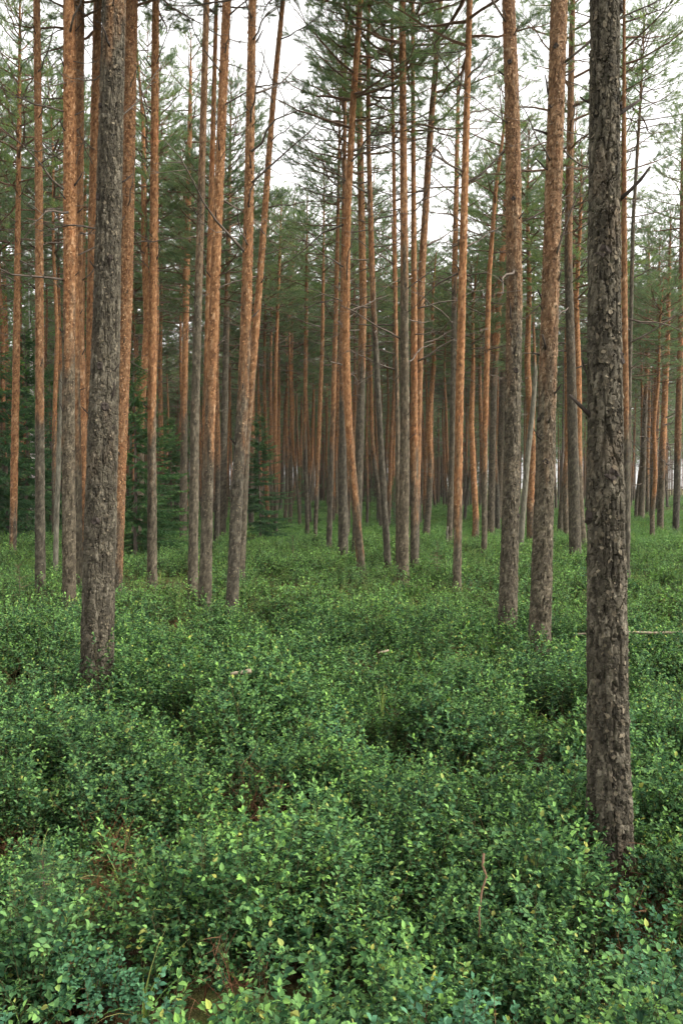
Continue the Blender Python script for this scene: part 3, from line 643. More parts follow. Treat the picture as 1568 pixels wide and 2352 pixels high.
# ------------------------------------------------------------------ ground-cover stuff by geometry nodes: prototypes and points in one mesh
def gn_cover(name, protos, pts, mats, label):
    """protos: list of MB; pts rows (x, y, z, proto, scale, rotz, tilt_x, tilt_y)"""
    V, Fl, Ml, A, pid = [], [], [], [], []; n = 0
    for k, p in enumerate(protos):
        v = np.concatenate(p.V); V.append(v); A.append(np.concatenate(p.A)); pid.append(np.full(len(v), k))
        for f, m in zip(p.F, p.M): Fl.append(f + n); Ml.append(m)
        n += len(v)
    P = np.asarray(pts); V.append(P[:, :3]); A.append(np.zeros((len(P), 2))); pid.append(np.full(len(P), -1))
    V = np.concatenate(V); me = make_mesh(name, V, Fl, Ml, mats, np.concatenate(A), False)
    pid = np.concatenate(pid).astype(np.int32); full = lambda c: np.concatenate([np.zeros(n), P[:, c]])
    a = me.attributes.new("pid", 'INT', 'POINT'); a.data.foreach_set("value", pid)
    a = me.attributes.new("which", 'INT', 'POINT'); a.data.foreach_set("value", np.concatenate([np.full(n, -5), P[:, 3]]).astype(np.int32))
    a = me.attributes.new("scl", 'FLOAT', 'POINT'); a.data.foreach_set("value", full(4).astype(np.float32))
    a = me.attributes.new("rot", 'FLOAT_VECTOR', 'POINT'); a.data.foreach_set("vector", np.stack([full(6), full(7), full(5)], -1).astype(np.float32).ravel())
    o = obj(name, me); tag(o, label, None, None, 'stuff')
    ng = bpy.data.node_groups.new(name, 'GeometryNodeTree')
    ng.interface.new_socket("Geometry", in_out='INPUT', socket_type='NodeSocketGeometry'); ng.interface.new_socket("Geometry", in_out='OUTPUT', socket_type='NodeSocketGeometry')
    nn, L = ng.nodes, ng.links
    gi, go = nn.new("NodeGroupInput"), nn.new("NodeGroupOutput")
    def na(nm, t):
        x = nn.new("GeometryNodeInputNamedAttribute"); x.data_type = t; x.inputs['Name'].default_value = nm; return x.outputs[0]
    def eq(s, v):
        c = nn.new("FunctionNodeCompare"); c.data_type = 'INT'; c.operation = 'EQUAL'; L.new(s, c.inputs['A'] if False else [i for i in c.inputs if i.type == 'INT'][0]); [i for i in c.inputs if i.type == 'INT'][1].default_value = v; return c.outputs[0]
    PID, WH, SCL, ROT = na("pid", 'INT'), na("which", 'INT'), na("scl", 'FLOAT'), na("rot", 'FLOAT_VECTOR')
    def sep(v):
        s = nn.new("GeometryNodeSeparateGeometry"); s.domain = 'POINT'; L.new(gi.outputs[0], s.inputs['Geometry']); L.new(eq(PID, v), s.inputs['Selection']); return s.outputs[0]
    pt = sep(-1); j = nn.new("GeometryNodeJoinGeometry")
    for k in range(len(protos)):
        i = nn.new("GeometryNodeInstanceOnPoints"); L.new(pt, i.inputs['Points']); L.new(eq(WH, k), i.inputs['Selection']); L.new(sep(k), i.inputs['Instance'])
        L.new(ROT, i.inputs['Rotation']); L.new(SCL, i.inputs['Scale']); L.new(i.outputs[0], j.inputs[0])
    L.new(j.outputs[0], go.inputs[0])
    md = o.modifiers.new("cover", 'NODES'); md.node_group = ng
    return o

def leaf_t(lod, width=0.55, blunt=0.0):
    """leaf along +x in the xy plane, slightly folded and curled, unit length"""
    if lod == 0:
        xs_ = np.array([0, .3, .62, 1.0]); w_ = np.array([0, .5, .44 + blunt * .1, 0]) * width
        mid = np.stack([xs_, 0 * xs_, np.array([0, .02, 0, -.1])], -1)
        l = np.stack([xs_[1:3], w_[1:3], np.array([.1, .07])], -1); r = l * np.array([1, -1, 1])
        V = np.concatenate([mid, l, r])
        return V, [np.array([[0, 1, 4], [0, 6, 1], [2, 3, 5], [2, 7, 3]]), np.array([[1, 2, 5, 4], [1, 6, 7, 2]])]
    V = np.array([[0, 0, 0], [.5, width * .52, .06], [1, 0, -.05], [.5, -width * .52, .06]])
    return V, [np.array([[0, 2, 1], [0, 3, 2]])]
def leaf_frames(g, az, pitch, roll):
    ca, sa, cp, sp = np.cos(az), np.sin(az), np.cos(pitch), np.sin(pitch)
    X = np.stack([ca * cp, sa * cp, sp], -1); Yv = np.stack([-sa, ca, 0 * az], -1); Z = np.cross(X, Yv)
    c, s = np.cos(roll)[:, None], np.sin(roll)[:, None]
    return np.stack([X, Yv * c + Z * s, -Yv * s + Z * c], -1)
def bush(seed, lod, spread, height, stems, leaf, width=0.55, blunt=0.0, twig_r=0.0012, keep=1.0):
    g = np.random.default_rng(seed); mb = MB(); LP, LA, LPi, LT = [], [], [], []
    TV, TF = leaf_t(lod, width, blunt)
    for s in range(stems):
        a = g.uniform(0, 6.283); rr = spread * math.sqrt(g.random()); bx, by = rr * math.cos(a), rr * math.sin(a)
        h = height * g.uniform(0.5, 1.15) * (1 - 0.5 * (rr / spread) ** 2)
        out_ = np.array([math.cos(a), math.sin(a)]) * g.uniform(0, 0.22) * (0.3 + rr / spread) + g.normal(0, 0.05, 2)
        top = np.array([bx + out_[0] * h * 1.6, by + out_[1] * h * 1.6, h]); base = np.array([bx, by, 0.0]); mid = (base + top) / 2 + np.append(g.normal(0, 0.02, 2), 0)
        st = np.stack([base, mid, top])
        if lod < 2:
            V, Q = tube(st, np.array([1.6, 1.2, .6]) * twig_r, 3); mb.add(V, Q, 1, np.full(len(V), g.random()))
        nt_ = int(g.integers(5, 9)) if lod == 0 else (5 if lod == 1 else 3)
        for t in range(nt_):
            f = 0.42 + 0.58 * (t + 0.6 * g.random()) / nt_
            b = base + (top - base) * f; l = h * g.uniform(0.2, 0.36) * (1.15 - 0.45 * f)
            ta = g.uniform(0, 6.283); te = g.uniform(0.25, 1.1) if t < nt_ - 1 else g.uniform(1.0, 1.5)
            d = np.array([math.cos(ta) * math.cos(te), math.sin(ta) * math.cos(te), math.sin(te)])
            tip = b + d * l
            if lod < 2:
                V, Q = tube(np.stack([b, (b + tip) / 2, tip]), np.array([.8, .6, .35]) * twig_r, 3); mb.add(V, Q, 1, np.full(len(V), g.random()))
            m = max(3, int(l / (leaf * (0.37 if lod == 0 else 0.55))))
            for q in range(m):
                ff = 0.12 + 0.88 * (q + 0.5) / m; p = b + d * l * ff
                side = (1 if q % 2 else -1)
                la = ta + side * g.uniform(0.5, 1.3) if te < 1.0 else q * 2.4
                LP.append(p); LA.append(la + g.normal(0, 0.2)); LPi.append(g.normal(0.28, 0.3) + 0.25 * max(0, te - 0.8)); LT.append(1.0 if ((ff > 0.72 and f > 0.72) or (lod and ff > 0.5 and f > 0.55)) else 0.0)
            LP.append(tip); LA.append(ta); LPi.append(te * 0.8); LT.append(1.0 if f > 0.6 else 0.3)
    LP = np.array(LP); n = len(LP); LA, LPi, LT = np.array(LA), np.array(LPi), np.array(LT)
    hz = np.clip(LP[:, 2] / height, 0, 1.2)
    sz = leaf * g.uniform(0.55, 1.32, n) * (1 - 0.12 * LT)
    rnd = np.clip(g.normal(0.46, 0.26, n), 0, 1)
    scatter(mb, TV, TF, LP, leaf_frames(g, LA, LPi, g.normal(0, 0.4, n)), sz, 0, rnd, LT * g.uniform(0.1, 0.8, n))
    return mb
def twig_clump(seed, n=26, h=0.26, spread=0.14):
    g = np.random.default_rng(seed); mb = MB()
    for k in range(n):
        a = g.uniform(0, 6.283); b = np.array([g.normal(0, spread * .6), g.normal(0, spread * .6), 0]); l = h * g.uniform(.5, 1.1)
        P = rotz(curve_pts(l, g.uniform(0.6, 1.5), g.uniform(-.5, .3), 4, .2, g), a) + b
        V, Q = tube(P, np.linspace(.0022, .0008, 4), 3); mb.add(V, Q, 0, np.full(len(V), g.random()))
        for _ in range(4):
            q = P[int(g.integers(1, 4))]; T = rotz(curve_pts(l * g.uniform(.2, .4), g.uniform(.1, 1.1), .2, 3, .2, g), g.uniform(0, 6.28)) + q
            V, Q = tube(T, np.linspace(.0012, .0006, 3), 3); mb.add(V, Q, 0, np.full(len(V), g.random()))
    return mb
def grass_tuft(seed, n=9, h=0.30):
    g = np.random.default_rng(seed); mb = MB()
    for k in range(n):
        a = g.uniform(0, 6.283); l = h * g.uniform(.6, 1.2); P = rotz(curve_pts(l, g.uniform(1.1, 1.5), -g.uniform(.6, 2.0), 6, .05, g), a)
        s_ = rotz(np.array([[0, 1.0, 0]]), a)[0]; wv = np.array([.8, 1, .9, .7, .45, .05])[:, None] * .003
        V = np.concatenate([P - s_ * wv, P + s_ * wv]); i = np.arange(5)
        mb.add(V, np.stack([i, i + 1, i + 7, i + 6], -1), 0, np.full(len(V), g.random()))
    return mb
NEARB = [bush(10 + k, 0, (0.13, 0.14, 0.155)[k // 3], (0.15, 0.29, 0.46)[k // 3], (11, 13, 17)[k // 3], 0.0218 + 0.0016 * (k % 3), 0.58, twig_r=0.0011) for k in range(9)]     # low, middling and tall plants
MIDB = [bush(30 + k, 1, 0.2, 0.29, 26, 0.024, 0.6) for k in range(5)]
FARB = [bush(40 + k, 2, 0.42, 0.28, 60, 0.036, 0.62) for k in range(4)]
def wedge_points(g, y0, y1, dens, m0=0.9, mslope=0.52):
    A = 0.5 * (y1 - y0) * 2 * (2 * m0 + mslope * (y0 + y1)) / 1; n = int(dens * A / 1)
    Y = g.uniform(y0, y1, n * 2); hw = m0 + mslope * Y; keep = g.random(n * 2) < hw / (m0 + mslope * y1); Y = Y[keep]; hw = hw[keep]
    return g.uniform(-1, 1, len(Y)) * hw, Y
def cover_h(x, y):
    """how high the heath grows: separate mounds with hollows between them, 0..1"""
    x = np.asarray(x, float) + 50 + 0.12 * np.sin(3.1 * np.asarray(y)); y = np.asarray(y, float) + 0.1 * np.sin(2.7 * x)
    a = voronoi(x / 0.56, y / 0.56, 100000, 71); b = voronoi(x / 1.15, y / 1.0, 100000, 75)
    return np.clip((1 - (a[0] / 0.66) ** 2) * (0.35 + 0.65 * a[2]) * 0.72 + (1 - (b[0] / 0.75) ** 2) * (0.3 + 0.7 * b[2]) * 0.42, 0, 1)
def gap_n(x, y): return 0.5 * vnoise(x * 2.6 + 40, y * 2.0 + 7, 11) + 0.5 * vnoise(x * 5.5, y * 4.6, 12)
BARE = [on_ground(350, 1352, 0.05), on_ground(420, 1345, 0.05), on_ground(380, 1335, .05)]
def mk_points(g, X, Y, k0, nk, s0=0.8, s1=0.3, gap=0.28, tilt=0.2):
    gn = cover_h(X, Y); keep = (gn > gap) | (g.random(len(X)) < np.where(gn > gap - 0.07, 0.5, 0.18))
    for b_ in BARE: keep &= (X - b_[0]) ** 2 + ((Y - b_[1]) * 0.6) ** 2 > 0.75 ** 2 * g.uniform(0.2, 1, len(X))
    X, Y, gn = X[keep], Y[keep], gn[keep]; n = len(X); h = gn
    for a_, b_ in PINE_XY[:len(TREES)]: h = np.maximum(h, 0.6 * np.exp(-((X - a_) ** 2 + (Y - b_ + 0.25) ** 2) / 0.35 ** 2 / 2))
    S = (s0 + s1 * sstep(0.25, 0.75, h)) * g.uniform(0.85, 1.15, n)
    kk = g.integers(0, nk, n)
    if nk == 9: kk = 3 * np.digitize(h + g.normal(0, 0.06, n), [0.36, 0.57]) + g.integers(0, 3, n)
    return np.stack([X, Y, terrain(X, Y) - 0.01, k0 + kk, S, g.uniform(0, 6.28, n), g.normal(0, tilt, n), g.normal(0, tilt, n)], -1)
gg = np.random.default_rng(5)
def bog_n(x, y): return 0.7 * vnoise(x * 0.9 + 13, y * 0.9 + 2, 21) + 0.3 * vnoise(x * 2.7, y * 2.7, 22)
BOGSPOTS = [(150, 2270, 0.45), (1040, 2165, 0.2), (990, 2310, 0.24), (1375, 1955, 0.26), (1530, 2050, 0.26), (1120, 2300, .16)]
def is_bog(x, y):
    m = bog_n(x, y) > 0.88
    for a, b, r in BOGSPOTS:
        p = on_ground(a, b, 0.4); m |= (x - p[0]) ** 2 + (y - p[1]) ** 2 < r * r * 0.6
    return m
def near_trunk(P, r=0.16):
    """plants grow round the trunks, not through them"""
    k = np.ones(len(P), bool)
    for a, b in PINE_XY[:len(TREES)]: k &= (P[:, 0] - a) ** 2 + (P[:, 1] - b) ** 2 > r * r
    return P[k]
rows = []; bog = []
X, Y = wedge_points(gg, 1.1, 5.5, 44); P = near_trunk(mk_points(gg, X, Y, 0, 9), .15); m_ = is_bog(P[:, 0], P[:, 1]) & (gg.random(len(P)) < 0.6); rows.append(P[~m_]); bog.append(P[m_])
X, Y = wedge_points(gg, 5.5, 10, 34); P = near_trunk(mk_points(gg, X, Y, 0, 9)); m_ = is_bog(P[:, 0], P[:, 1]) & (gg.random(len(P)) < 0.5); rows.append(P[~m_]); bog.append(P[m_])
X, Y = wedge_points(gg, 10, 24, 11, 1.5); P = near_trunk(mk_points(gg, X, Y, 9, 5, 0.6, 1.05, gap=0.2)); m_ = is_bog(P[:, 0], P[:, 1]) & (gg.random(len(P)) < 0.6); rows.append(P[~m_]); bog.append(P[m_])
X, Y = wedge_points(gg, 24, 60, 3, 2); rows.append(mk_points(gg, X, Y, 14, 4, gap=0.16))
X, Y = wedge_points(gg, 60, 150, 0.55, 2); P = mk_points(gg, X, Y, 14, 4, gap=0.05); P[:, 4] *= 1.25; rows.append(P)
X, Y = wedge_points(gg, 1.1, 9, 8); P = near_trunk(mk_points(gg, X, Y, 0, 3, gap=-1), .13); P[:, 4] = gg.uniform(.6, .95, len(P)); P[:, 6:8] *= 1.8; rows.append(P)
P = np.concatenate(rows)
gn_cover("bilberry_cover", NEARB + MIDB + FARB, P, [BILB, GTWIG], "bright green bilberry heath covering the forest floor")
BOGP = [bush(60 + k, 0, 0.14, 0.33, 14, 0.0225, 0.64, 1.0) for k in range(4)]
P = np.concatenate(bog); P[:, 3] = gg.integers(0, 4, len(P)); P[:, 4] *= 1.04
gn_cover("bog_bilberry_cover", BOGP, P, [BOGB, REDTWIG], "blue-green bog bilberry growing in patches among the heath")
X, Y = wedge_points(gg, 1.1, 16, 13)
n_ = cover_h(X, Y); k_ = (n_ < 0.33) & (gg.random(len(X)) < np.where(n_ < 0.2, 0.7, 0.4)) & (gap_n(X, Y) > 0.46); X, Y = X[k_], Y[k_]; n = len(X)
P = np.stack([X, Y, terrain(X, Y), gg.integers(0, 4, n), gg.uniform(.7, 1.15, n), gg.uniform(0, 6.28, n), gg.normal(0, .2, n), gg.normal(0, .2, n)], -1)
gn_cover("dead_twigs", [twig_clump(80 + k, 22, .26, .12) for k in range(4)], P, [REDTWIG], "tangled rusty dead bilberry twigs showing in the gaps")
X, Y = wedge_points(gg, 1.3, 12, 1.6, 1.0); X2, Y2 = wedge_points(gg, 11, 60, 8, 1.5); k_ = vnoise(X2 * .5, Y2 * .35, 61) + .25 * gg.random(len(X2)) > .38; X, Y = np.append(X, X2[k_]), np.append(Y, Y2[k_]); n = len(X)
P = np.stack([X, Y, terrain(X, Y), gg.integers(0, 4, n), gg.uniform(.75, 1.2, n), gg.uniform(0, 6.28, n), 0 * X, 0 * X], -1)
gn_cover("grass", [grass_tuft(90 + k) for k in range(4)], P, [GRASS], "thin arching grass blades scattered through the heath")

# ------------------------------------------------------------------ spruces, saplings, broadleaves
def spruce_mesh(seed, H, spread, whorl=0.3, tn=22, base=0.05, young=0.3, ln=0.05, wd=0.016, sparse=1.0):
    g = np.random.default_rng(seed); mb = MB(); TV, TF = needle_tuft(g, tn, 0.11, ln, wd); TP, TD, TA = [], [], []
    z = base * H
    while z < H * 0.985:
        t = z / H; L0 = spread * (1 - t) ** 0.85 + 0.06
        for k in range(int(g.integers(5, 8)) if H > 2 else int(g.integers(3, 6))):
            if g.random() > sparse: continue
            L = L0 * g.uniform(0.65, 1.12); az = g.uniform(0, 6.283); el = np.interp(t, [0, 0.6, 1], [-0.35, 0.05, 0.8]) + g.normal(0, .1)
            Pl = rotz(curve_pts(L, el, 0.45 - 0.3 * t, 6, .05, g), az) + np.array([0, 0, z + g.uniform(-.5, .5) * whorl])
            V, Q = tube(Pl, np.linspace(.004 + .006 * L, .002, 6), 3); mb.add(V, Q, 0)
            m = max(2, int(L / 0.085))
            for q in range(m):
                s = (q + .6) / m; i = min(s, .999) * 5; c = Pl[int(i)] + (Pl[int(i) + 1] - Pl[int(i)]) * (i % 1)
                for sg in (-1, 1):
                    l = 0.08 + 0.30 * L * (1 - s) * g.uniform(.6, 1.2); aa = az + sg * g.uniform(.7, 1.15)
                    d = np.array([math.cos(aa), math.sin(aa), -0.35 - 0.5 * (1 - t) * min(1, H / 4)]); d /= np.linalg.norm(d)
                    for r in range(max(1, int(l / 0.10))):
                        TP.append(c + d * 0.10 * r); TD.append(d + np.array([0, 0, -.08 * r])); TA.append(g.uniform(0, .6) + (.4 if s > .8 or g.random() < young * .4 else 0))
                TP.append(c); TD.append(Pl[-1] - Pl[0]); TA.append(g.uniform(.1, .7))
            TP.append(Pl[-1]); TD.append(Pl[-1] - Pl[-2]); TA.append(1.0)
        z += whorl * g.uniform(.75, 1.2) * (1 - .45 * t)
    TP.append(np.array([0, 0, H * .97])); TD.append(np.array([0, 0, 1.0])); TA.append(1.0)
    scatter(mb, TV, TF, np.array(TP), frames(np.array(TD), g.uniform(0, 6.28, len(TP))), g.uniform(.8, 1.2, len(TP)), 1, np.array(TA))
    return mb.mesh("crown", [LIMB, SPRUCE], smooth=False)
def stem_mesh(H, r, mat):
    g = np.random.default_rng(int(H * 100)); P = np.stack([g.normal(0, .01, 8).cumsum() * H / 4, g.normal(0, .01, 8).cumsum() * H / 4, np.linspace(-.25, H, 8)], -1)
    P[:2, :2] = 0
    V, Q = tube(P, np.linspace(r * 1.15, r * .12, 8), 9); m_ = MB(); m_.add(V, Q); return m_.mesh("trunk", [mat])
SPR_T = [(spruce_mesh(200, 8.0, 1.7, .42, base=.04), stem_mesh(8.0, .075, TWIG), 8.0), (spruce_mesh(201, 8.0, 1.45, .40, base=.06), stem_mesh(8.0, .07, TWIG), 8.0)]
SPR_M = (spruce_mesh(202, 4.0, 1.0, .26, base=.08, tn=16, ln=.036, wd=.009), stem_mesh(4.0, .04, TWIG), 4.0)
SPR_S = (spruce_mesh(203, 1.0, .34, .10, base=.3, tn=14, ln=.022, wd=.005), stem_mesh(1.0, .012, TWIG), 1.0)
def place(name, meshes, px, py, top_y, label, cat, group=None, wide=1.0, zb=0.25):
    b = on_ground(px, py, zb)
    for _ in range(3): b = on_ground(px, py, float(terrain(b[0], b[1])) + zb)
    Ht = at_depth(px, top_y, b[1])[2]
    cm, tm, H = meshes; s = Ht / H
    root = empty(name, (b[0], b[1], float(terrain(b[0], b[1]))), label, cat, group); root.rotation_euler = (0, 0, rng.uniform(0, 6.28))
    t = obj("trunk", tm, root); t.scale = (s, s, s); c = obj("crown", cm, root); c.scale = (s * wide, s * wide, s)
    return root
SP = [
 (SPR_T[0], 312, 1268, 820, "tall drooping spruce just behind the stout grey pine", 1.75),
 (SPR_T[1], 598, 1236, 950, "young drooping spruce beside the curved orange pine", 1.7),
 (SPR_T[1], 395, 1222, 960, "dark spruce behind the slim straight orange pine", 1.7),
 (SPR_T[0], -28, 1236, 700, "dark spruce at the picture edge beyond the bright orange pine", 1.7),
 (SPR_T[1], 62, 1216, 760, "dark spruce between the bright orange pine and the knotty pine", 1.7),
 (SPR_T[0], 118, 1206, 850, "dark spruce behind the knotty brown-footed pine", 1.7),
 (SPR_T[1], 10, 1200, 820, "spruce low behind the bright orange pine's trunk", 1.8),
 (SPR_T[0], 232, 1200, 930, "spruce far behind the cluster of orange trunks", 1.8),
 (SPR_M, 345, 1226, 1080, "small dense spruce low beside the slim straight orange pine", 1.6),
 (SPR_M, 690, 1185, 1065, "small spruce at the back of the glade behind the wavy pine", 1.0),
 (SPR_M, 905, 1205, 1085, "thin young spruce behind the tilting dark pine", .6),
 (SPR_S, 1003, 1306, 1232, "small bushy sapling on a bare stem in the glade", 1.2),
 (SPR_S, 46, 1392, 1300, "small spruce sapling in bilberry at the foot of the knotty pine", 1.2),
 (SPR_M, 100, 2085, 1985, "low yellow-green spruce sprig sprouting from the bilberry", 2.0),
 (SPR_S, 673, 1290, 1226, "tiny thin sapling alone in the open glade", .5),
]
for ms_, px, py, ty, lab, wdt in SP: place("sapling" if "sapling" in lab or "sprig" in lab else "spruce_tree", ms_, px, py, ty, lab, "sapling" if "sapling" in lab or "sprig" in lab else "spruce", None, wdt)
def broadleaf(seed, H, spread, n_limb, leaf, bark_m, low=.35):
    g = np.random.default_rng(seed); mb = MB(); LP, LA = [], []
    for k in range(n_limb):
        t = low + (1 - low) * (k + g.random()) / n_limb; L = spread * np.interp(t, [low, .6, 1], [.8, 1, .3]) * g.uniform(.6, 1.2); az = k * 2.4
        P = rotz(curve_pts(L, g.uniform(.2, .9), g.uniform(-.6, .1), 6, .12, g), az) + np.array([0, 0, t * H])
        V, Q = tube(P, np.linspace(.006 + .008 * L, .002, 6), 3); mb.add(V, Q, 0)
        for j in range(int(7 * L) + 3):
            i = g.uniform(.25, .999) * 5; c = P[int(i)] + (P[int(i) + 1] - P[int(i)]) * (i % 1)
            T = rotz(curve_pts(g.uniform(.15, .5), g.uniform(-.3, .6), -.4, 4, .2, g), g.uniform(0, 6.28)) + c
            V, Q = tube(T, np.linspace(.003, .001, 4), 3); mb.add(V, Q, 0)
            for q in range(9): LP.append(T[int(g.integers(1, 4))] + g.normal(0, .05, 3))
    LP = np.array(LP); n = len(LP); TV, TF = leaf_t(1, .65)
    scatter(mb, TV, TF, LP, leaf_frames(g, g.uniform(0, 6.28, n), g.normal(-.2, .4, n), g.normal(0, .5, n)), leaf * g.uniform(.6, 1.2, n), 1, g.random(n))
    return mb.mesh("crown", [TWIG, BROAD], smooth=False), stem_mesh(H, H * .011, bark_m), H
BR1 = broadleaf(301, 8.0, 1.7, 34, .06, BIRCH, .3); BR3 = broadleaf(303, 8.0, 1.3, 30, .06, TWIG, .35); BR2 = broadleaf(302, 4.0, .8, 18, .055, TWIG, .3)
place("birch_tree", BR1, -12, 1222, 480, "leafy birch with pale trunk at the picture edge beyond the orange pine", "birch tree")
place("birch_tree", BR1, 76, 1195, 620, "leafy birch hidden among the dark spruces", "birch tree")
place("birch_tree", BR3, 1288, 1172, 800, "bright leafy young birch behind the red-brown pine", "birch tree", None, .8)
place("rowan_sapling", BR2, 905, 1172, 1108, "bright leafy sapling low at the back of the glade", "sapling")
place("rowan_sapling", BR2, 850, 1190, 1120, "little leafy sapling behind the crooked kinked pine", "sapling")

# ------------------------------------------------------------------ dead trunks, logs and sticks
def dead_trunk(pts, wd, label, name="dead_tree"):
    b = on_ground(*pts[0]); Y = b[1]; rows = []
    for (px, py), w_ in zip(pts, wd):
        p = at_depth(px, py, Y); rows.append([p[2], p[0] - b[0], 0.02 * p[2], w_ / F * Y * .5])
    rows = np.array(rows); s0 = (rows[1, 1:3] - rows[0, 1:3]) / (rows[1, 0] - rows[0, 0])
    C = np.concatenate([[[-.3, *(rows[0, 1:3] + s0 * (-.3 - rows[0, 0])), rows[0, 3] * 1.1]], rows])
    root = empty(name, (b[0], b[1], 0), label, "dead tree")
    me, _, path, zd = trunk_mesh("trunk", C, 99, 777 + int(pts[0][0]), .04, .03, .35, 0, GREYWOOD)
    obj("trunk", me, root)
    m_ = MB(); x, y, r = path[-1]; g = np.random.default_rng(int(pts[0][0]))       # splintered top
    for k in range(6):
        a = k * 1.05; o_ = np.array([x + r * .55 * math.cos(a), y + r * .55 * math.sin(a), zd[-1] - .06]); V, Q = tube(np.stack([o_, o_ + [0, 0, g.uniform(.12, .4)]]), np.array([r * .45, .002]), 4); m_.add(V, Q)
    obj("broken_top", m_.mesh("broken_top", [GREYWOOD]), root)
    add_branches(root, path, zd, g, 5, 1.5, zd[-1] - .3, .45, BRANCHES, "branch", (.3, .9))
dead_trunk([(128, 1300), (130, 1180), (134, 1060), (134, 1000), (138, 930), (137, 870)], [12, 11, 11, 10, 9, 8], "pale grey dead trunk without bark between the knotty pine and the scaly pine")
dead_trunk([(1194, 1257), (1203, 1150), (1213, 1040), (1225, 930), (1231, 850)], [15, 14, 13, 11, 9], "pale greenish-grey dead trunk leaning behind the foot of the bowed pine")
def on_heath(px, py, dz=.3):
    b = on_ground(px, py, dz)
    for _ in range(3): b = on_ground(px, py, float(terrain(b[0], b[1])) + dz)
    return b
def stick(name, A, B, r0, r1, mat, label, cat, bend=.02, seg=8, seed=1):
    g = np.random.default_rng(seed); s = np.linspace(0, 1, 8)[:, None]; P = np.asarray(A) * (1 - s) + np.asarray(B) * s + g.normal(0, bend, (8, 3)) * np.sin(s * 3.14)
    V, Q = tube(P, np.linspace(r0, r1, 8) * (1 + g.normal(0, .06, 8)), seg, True)
    c = np.asarray(A); m_ = MB(); m_.add(V - c, Q); o = obj(name, m_.mesh(name, [mat])); o.location = c; return tag(o, label, cat)
a, b = on_heath(530, 1548, .43), on_heath(577, 1541, .46)
stick("fallen_log", a, b, .012, .018, PALEWOOD, "short pale cut log lying in bilberry in front of the curved orange pine", "log", .004)
a, b = on_heath(1322, 1456, .36), on_heath(1640, 1450, .38)
stick("fallen_branch", a, b, .011, .015, PALEWOOD, "long pale fallen branch lying behind the fissured grey pine", "branch", .012)
a, b = on_heath(868, 1500, .40), on_heath(892, 1494, .42)
stick("stick", a, b, .008, .011, PALEWOOD, "short pale stick in the heath in front of the central group", "stick", .004)
p0, p1 = on_ground(1098, 2150, .25), on_ground(1110, 2150, .25)
stick("dry_twig", p0, at_depth(1110, 1960, p0[1] + .12), .003, .0055, LIMB, "upright bare reddish dead stem among dark bilberry bushes", "stem", .008, 6, 4)
b = on_ground(1025, 1246, .2)
stick("stump", b, b + np.array([.03, 0, .5]), .045, .03, GREYWOOD, "pale broken stump at the foot of the dark thin pine", "stump", .01, 9, 5)
g = np.random.default_rng(12)
for k, (u, v) in enumerate([(340, 1352), (372, 1350), (402, 1348), (318, 1358)]):
    a = on_ground(u, v, .14); d = np.array([g.uniform(.35, .8), g.uniform(-.3, .3), g.uniform(.02, .12)])
    stick("fallen_twig", a - d / 2, a + d / 2, .009, .004, PALEWOOD if k % 2 else TWIG, ["pale forked twig lying at the foot of the slim orange pine", "pale dry twig on the bare mossy patch", "dark dry twig across the mossy patch", "bent dry twig lying short of the slim orange pine"][k], "twig", .04, 5, 20 + k)

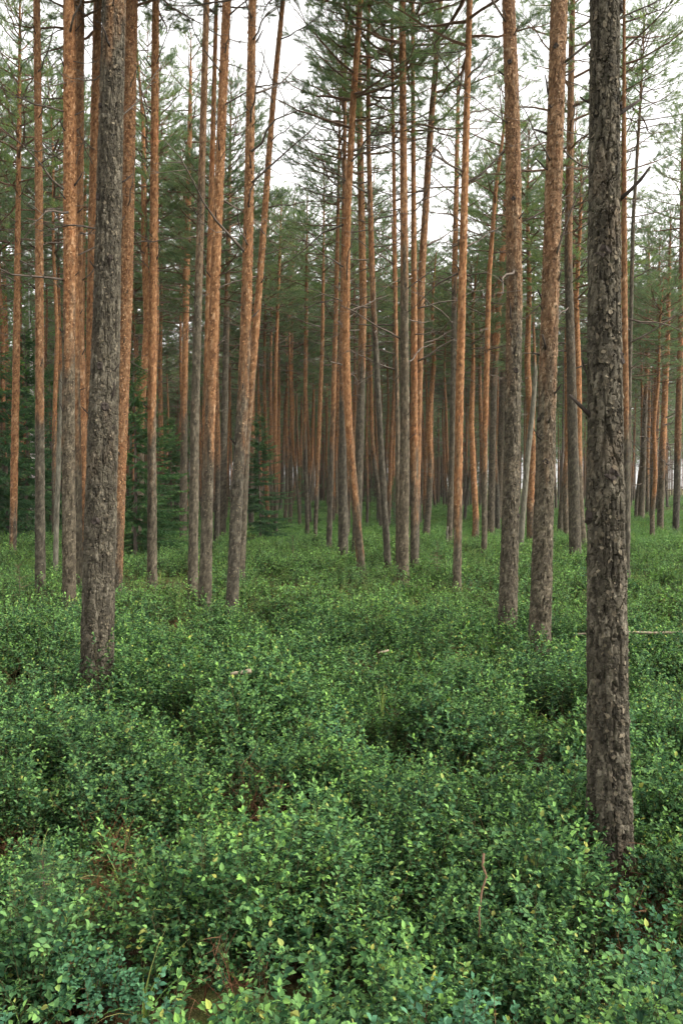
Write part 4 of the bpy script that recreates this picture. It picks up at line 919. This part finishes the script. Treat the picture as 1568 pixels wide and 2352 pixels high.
# ------------------------------------------------------------------ the far wood that reads as one mass
def far_tree(seed, low=3.2):
    g = np.random.default_rng(seed); mb = MB(); H = 16.0
    V, Q = tube(np.array([[0, 0, -.4], [.05, 0, 4], [.1, .05, 9], [0, 0, H]]), np.array([.12, .1, .08, .02]), 5); mb.add(V, Q, 0, np.stack([np.full(len(V), g.random()), np.clip(V[:, 2] / 4 - .4, 0, 1)], -1))
    TV, TF = needle_tuft(g, 9, .45, .28, .07); n = 280; z = low + (16 - low) * g.random(n); rr = np.interp(z, [low, 6, 8, 12, 16], [1.2, 1.6, 2.1, 1.7, .3]) * np.sqrt(g.random(n)); a = g.uniform(0, 6.283, n)
    P = np.stack([rr * np.cos(a), rr * np.sin(a), z], -1); D = np.stack([np.cos(a), np.sin(a), .5 + 0 * a], -1)
    scatter(mb, TV, TF, P, frames(D, a), g.uniform(.7, 1.2, n), 1, np.clip(g.normal(.5, .25, n), 0, 1))
    for k in range(26):
        zz = g.uniform(3, 9); T = rotz(curve_pts(g.uniform(.5, 1.6), g.uniform(-.3, .4), .2, 3, .1, g), g.uniform(0, 6.28)) + np.array([0, 0, zz]); V, Q = tube(T, np.array([.02, .014, .008]), 3); mb.add(V, Q, 2)
    return mb
g = np.random.default_rng(9); rows = []
while len(rows) < 1300:
    px = g.uniform(-250, 1650); Y = g.uniform(90, 175)
    if px > 1000 and g.random() < min(.6, (px - 1000) / 420): continue
    X = (px - CX) / F * Y; rows.append([X, Y, float(terrain(X, Y)), int(g.choice(4, p=[.14, .28, .29, .29])) if px < 1400 else int(g.integers(1, 4)), g.uniform(.85, 1.12), g.uniform(0, 6.28), 0, 0])
gn_cover("far_wood", [far_tree(400 + k, (.3, 6, 8, 8)[k]) for k in range(4)], rows, [BARK, NEEDLE, TWIG], "far pine wood closing the view behind the stand")


# ------------------------------------------------------------------ the moist air under the trees
def haze_material():
    m, n, o = new_mat("haze")
    v = N(n, "VolumePrincipled"); v.inputs['Color'].default_value = (0.95, 0.95, 0.92, 1); v.inputs['Density'].default_value = HAZE; v.inputs['Anisotropy'].default_value = 0.0
    n.links.new(v.outputs[0], o.inputs['Volume']); return m
HAZE = 0.0003
x0, x1, y0, y1, z0, z1 = -950, 1200, -80, 1700, -2.0, 22.5
V = np.array([[x, y, z] for z in (z0, z1) for y in (y0, y1) for x in (x0, x1)], float)
mb = MB(); mb.add(V, np.array([[0, 2, 3, 1], [4, 5, 7, 6], [0, 1, 5, 4], [2, 6, 7, 3], [0, 4, 6, 2], [1, 3, 7, 5]]))
hz = obj("haze", mb.mesh("haze", [haze_material()], smooth=False)); tag(hz, "thin pale haze hanging between the trees", None, None, 'stuff')
cy.volume_bounces = 0
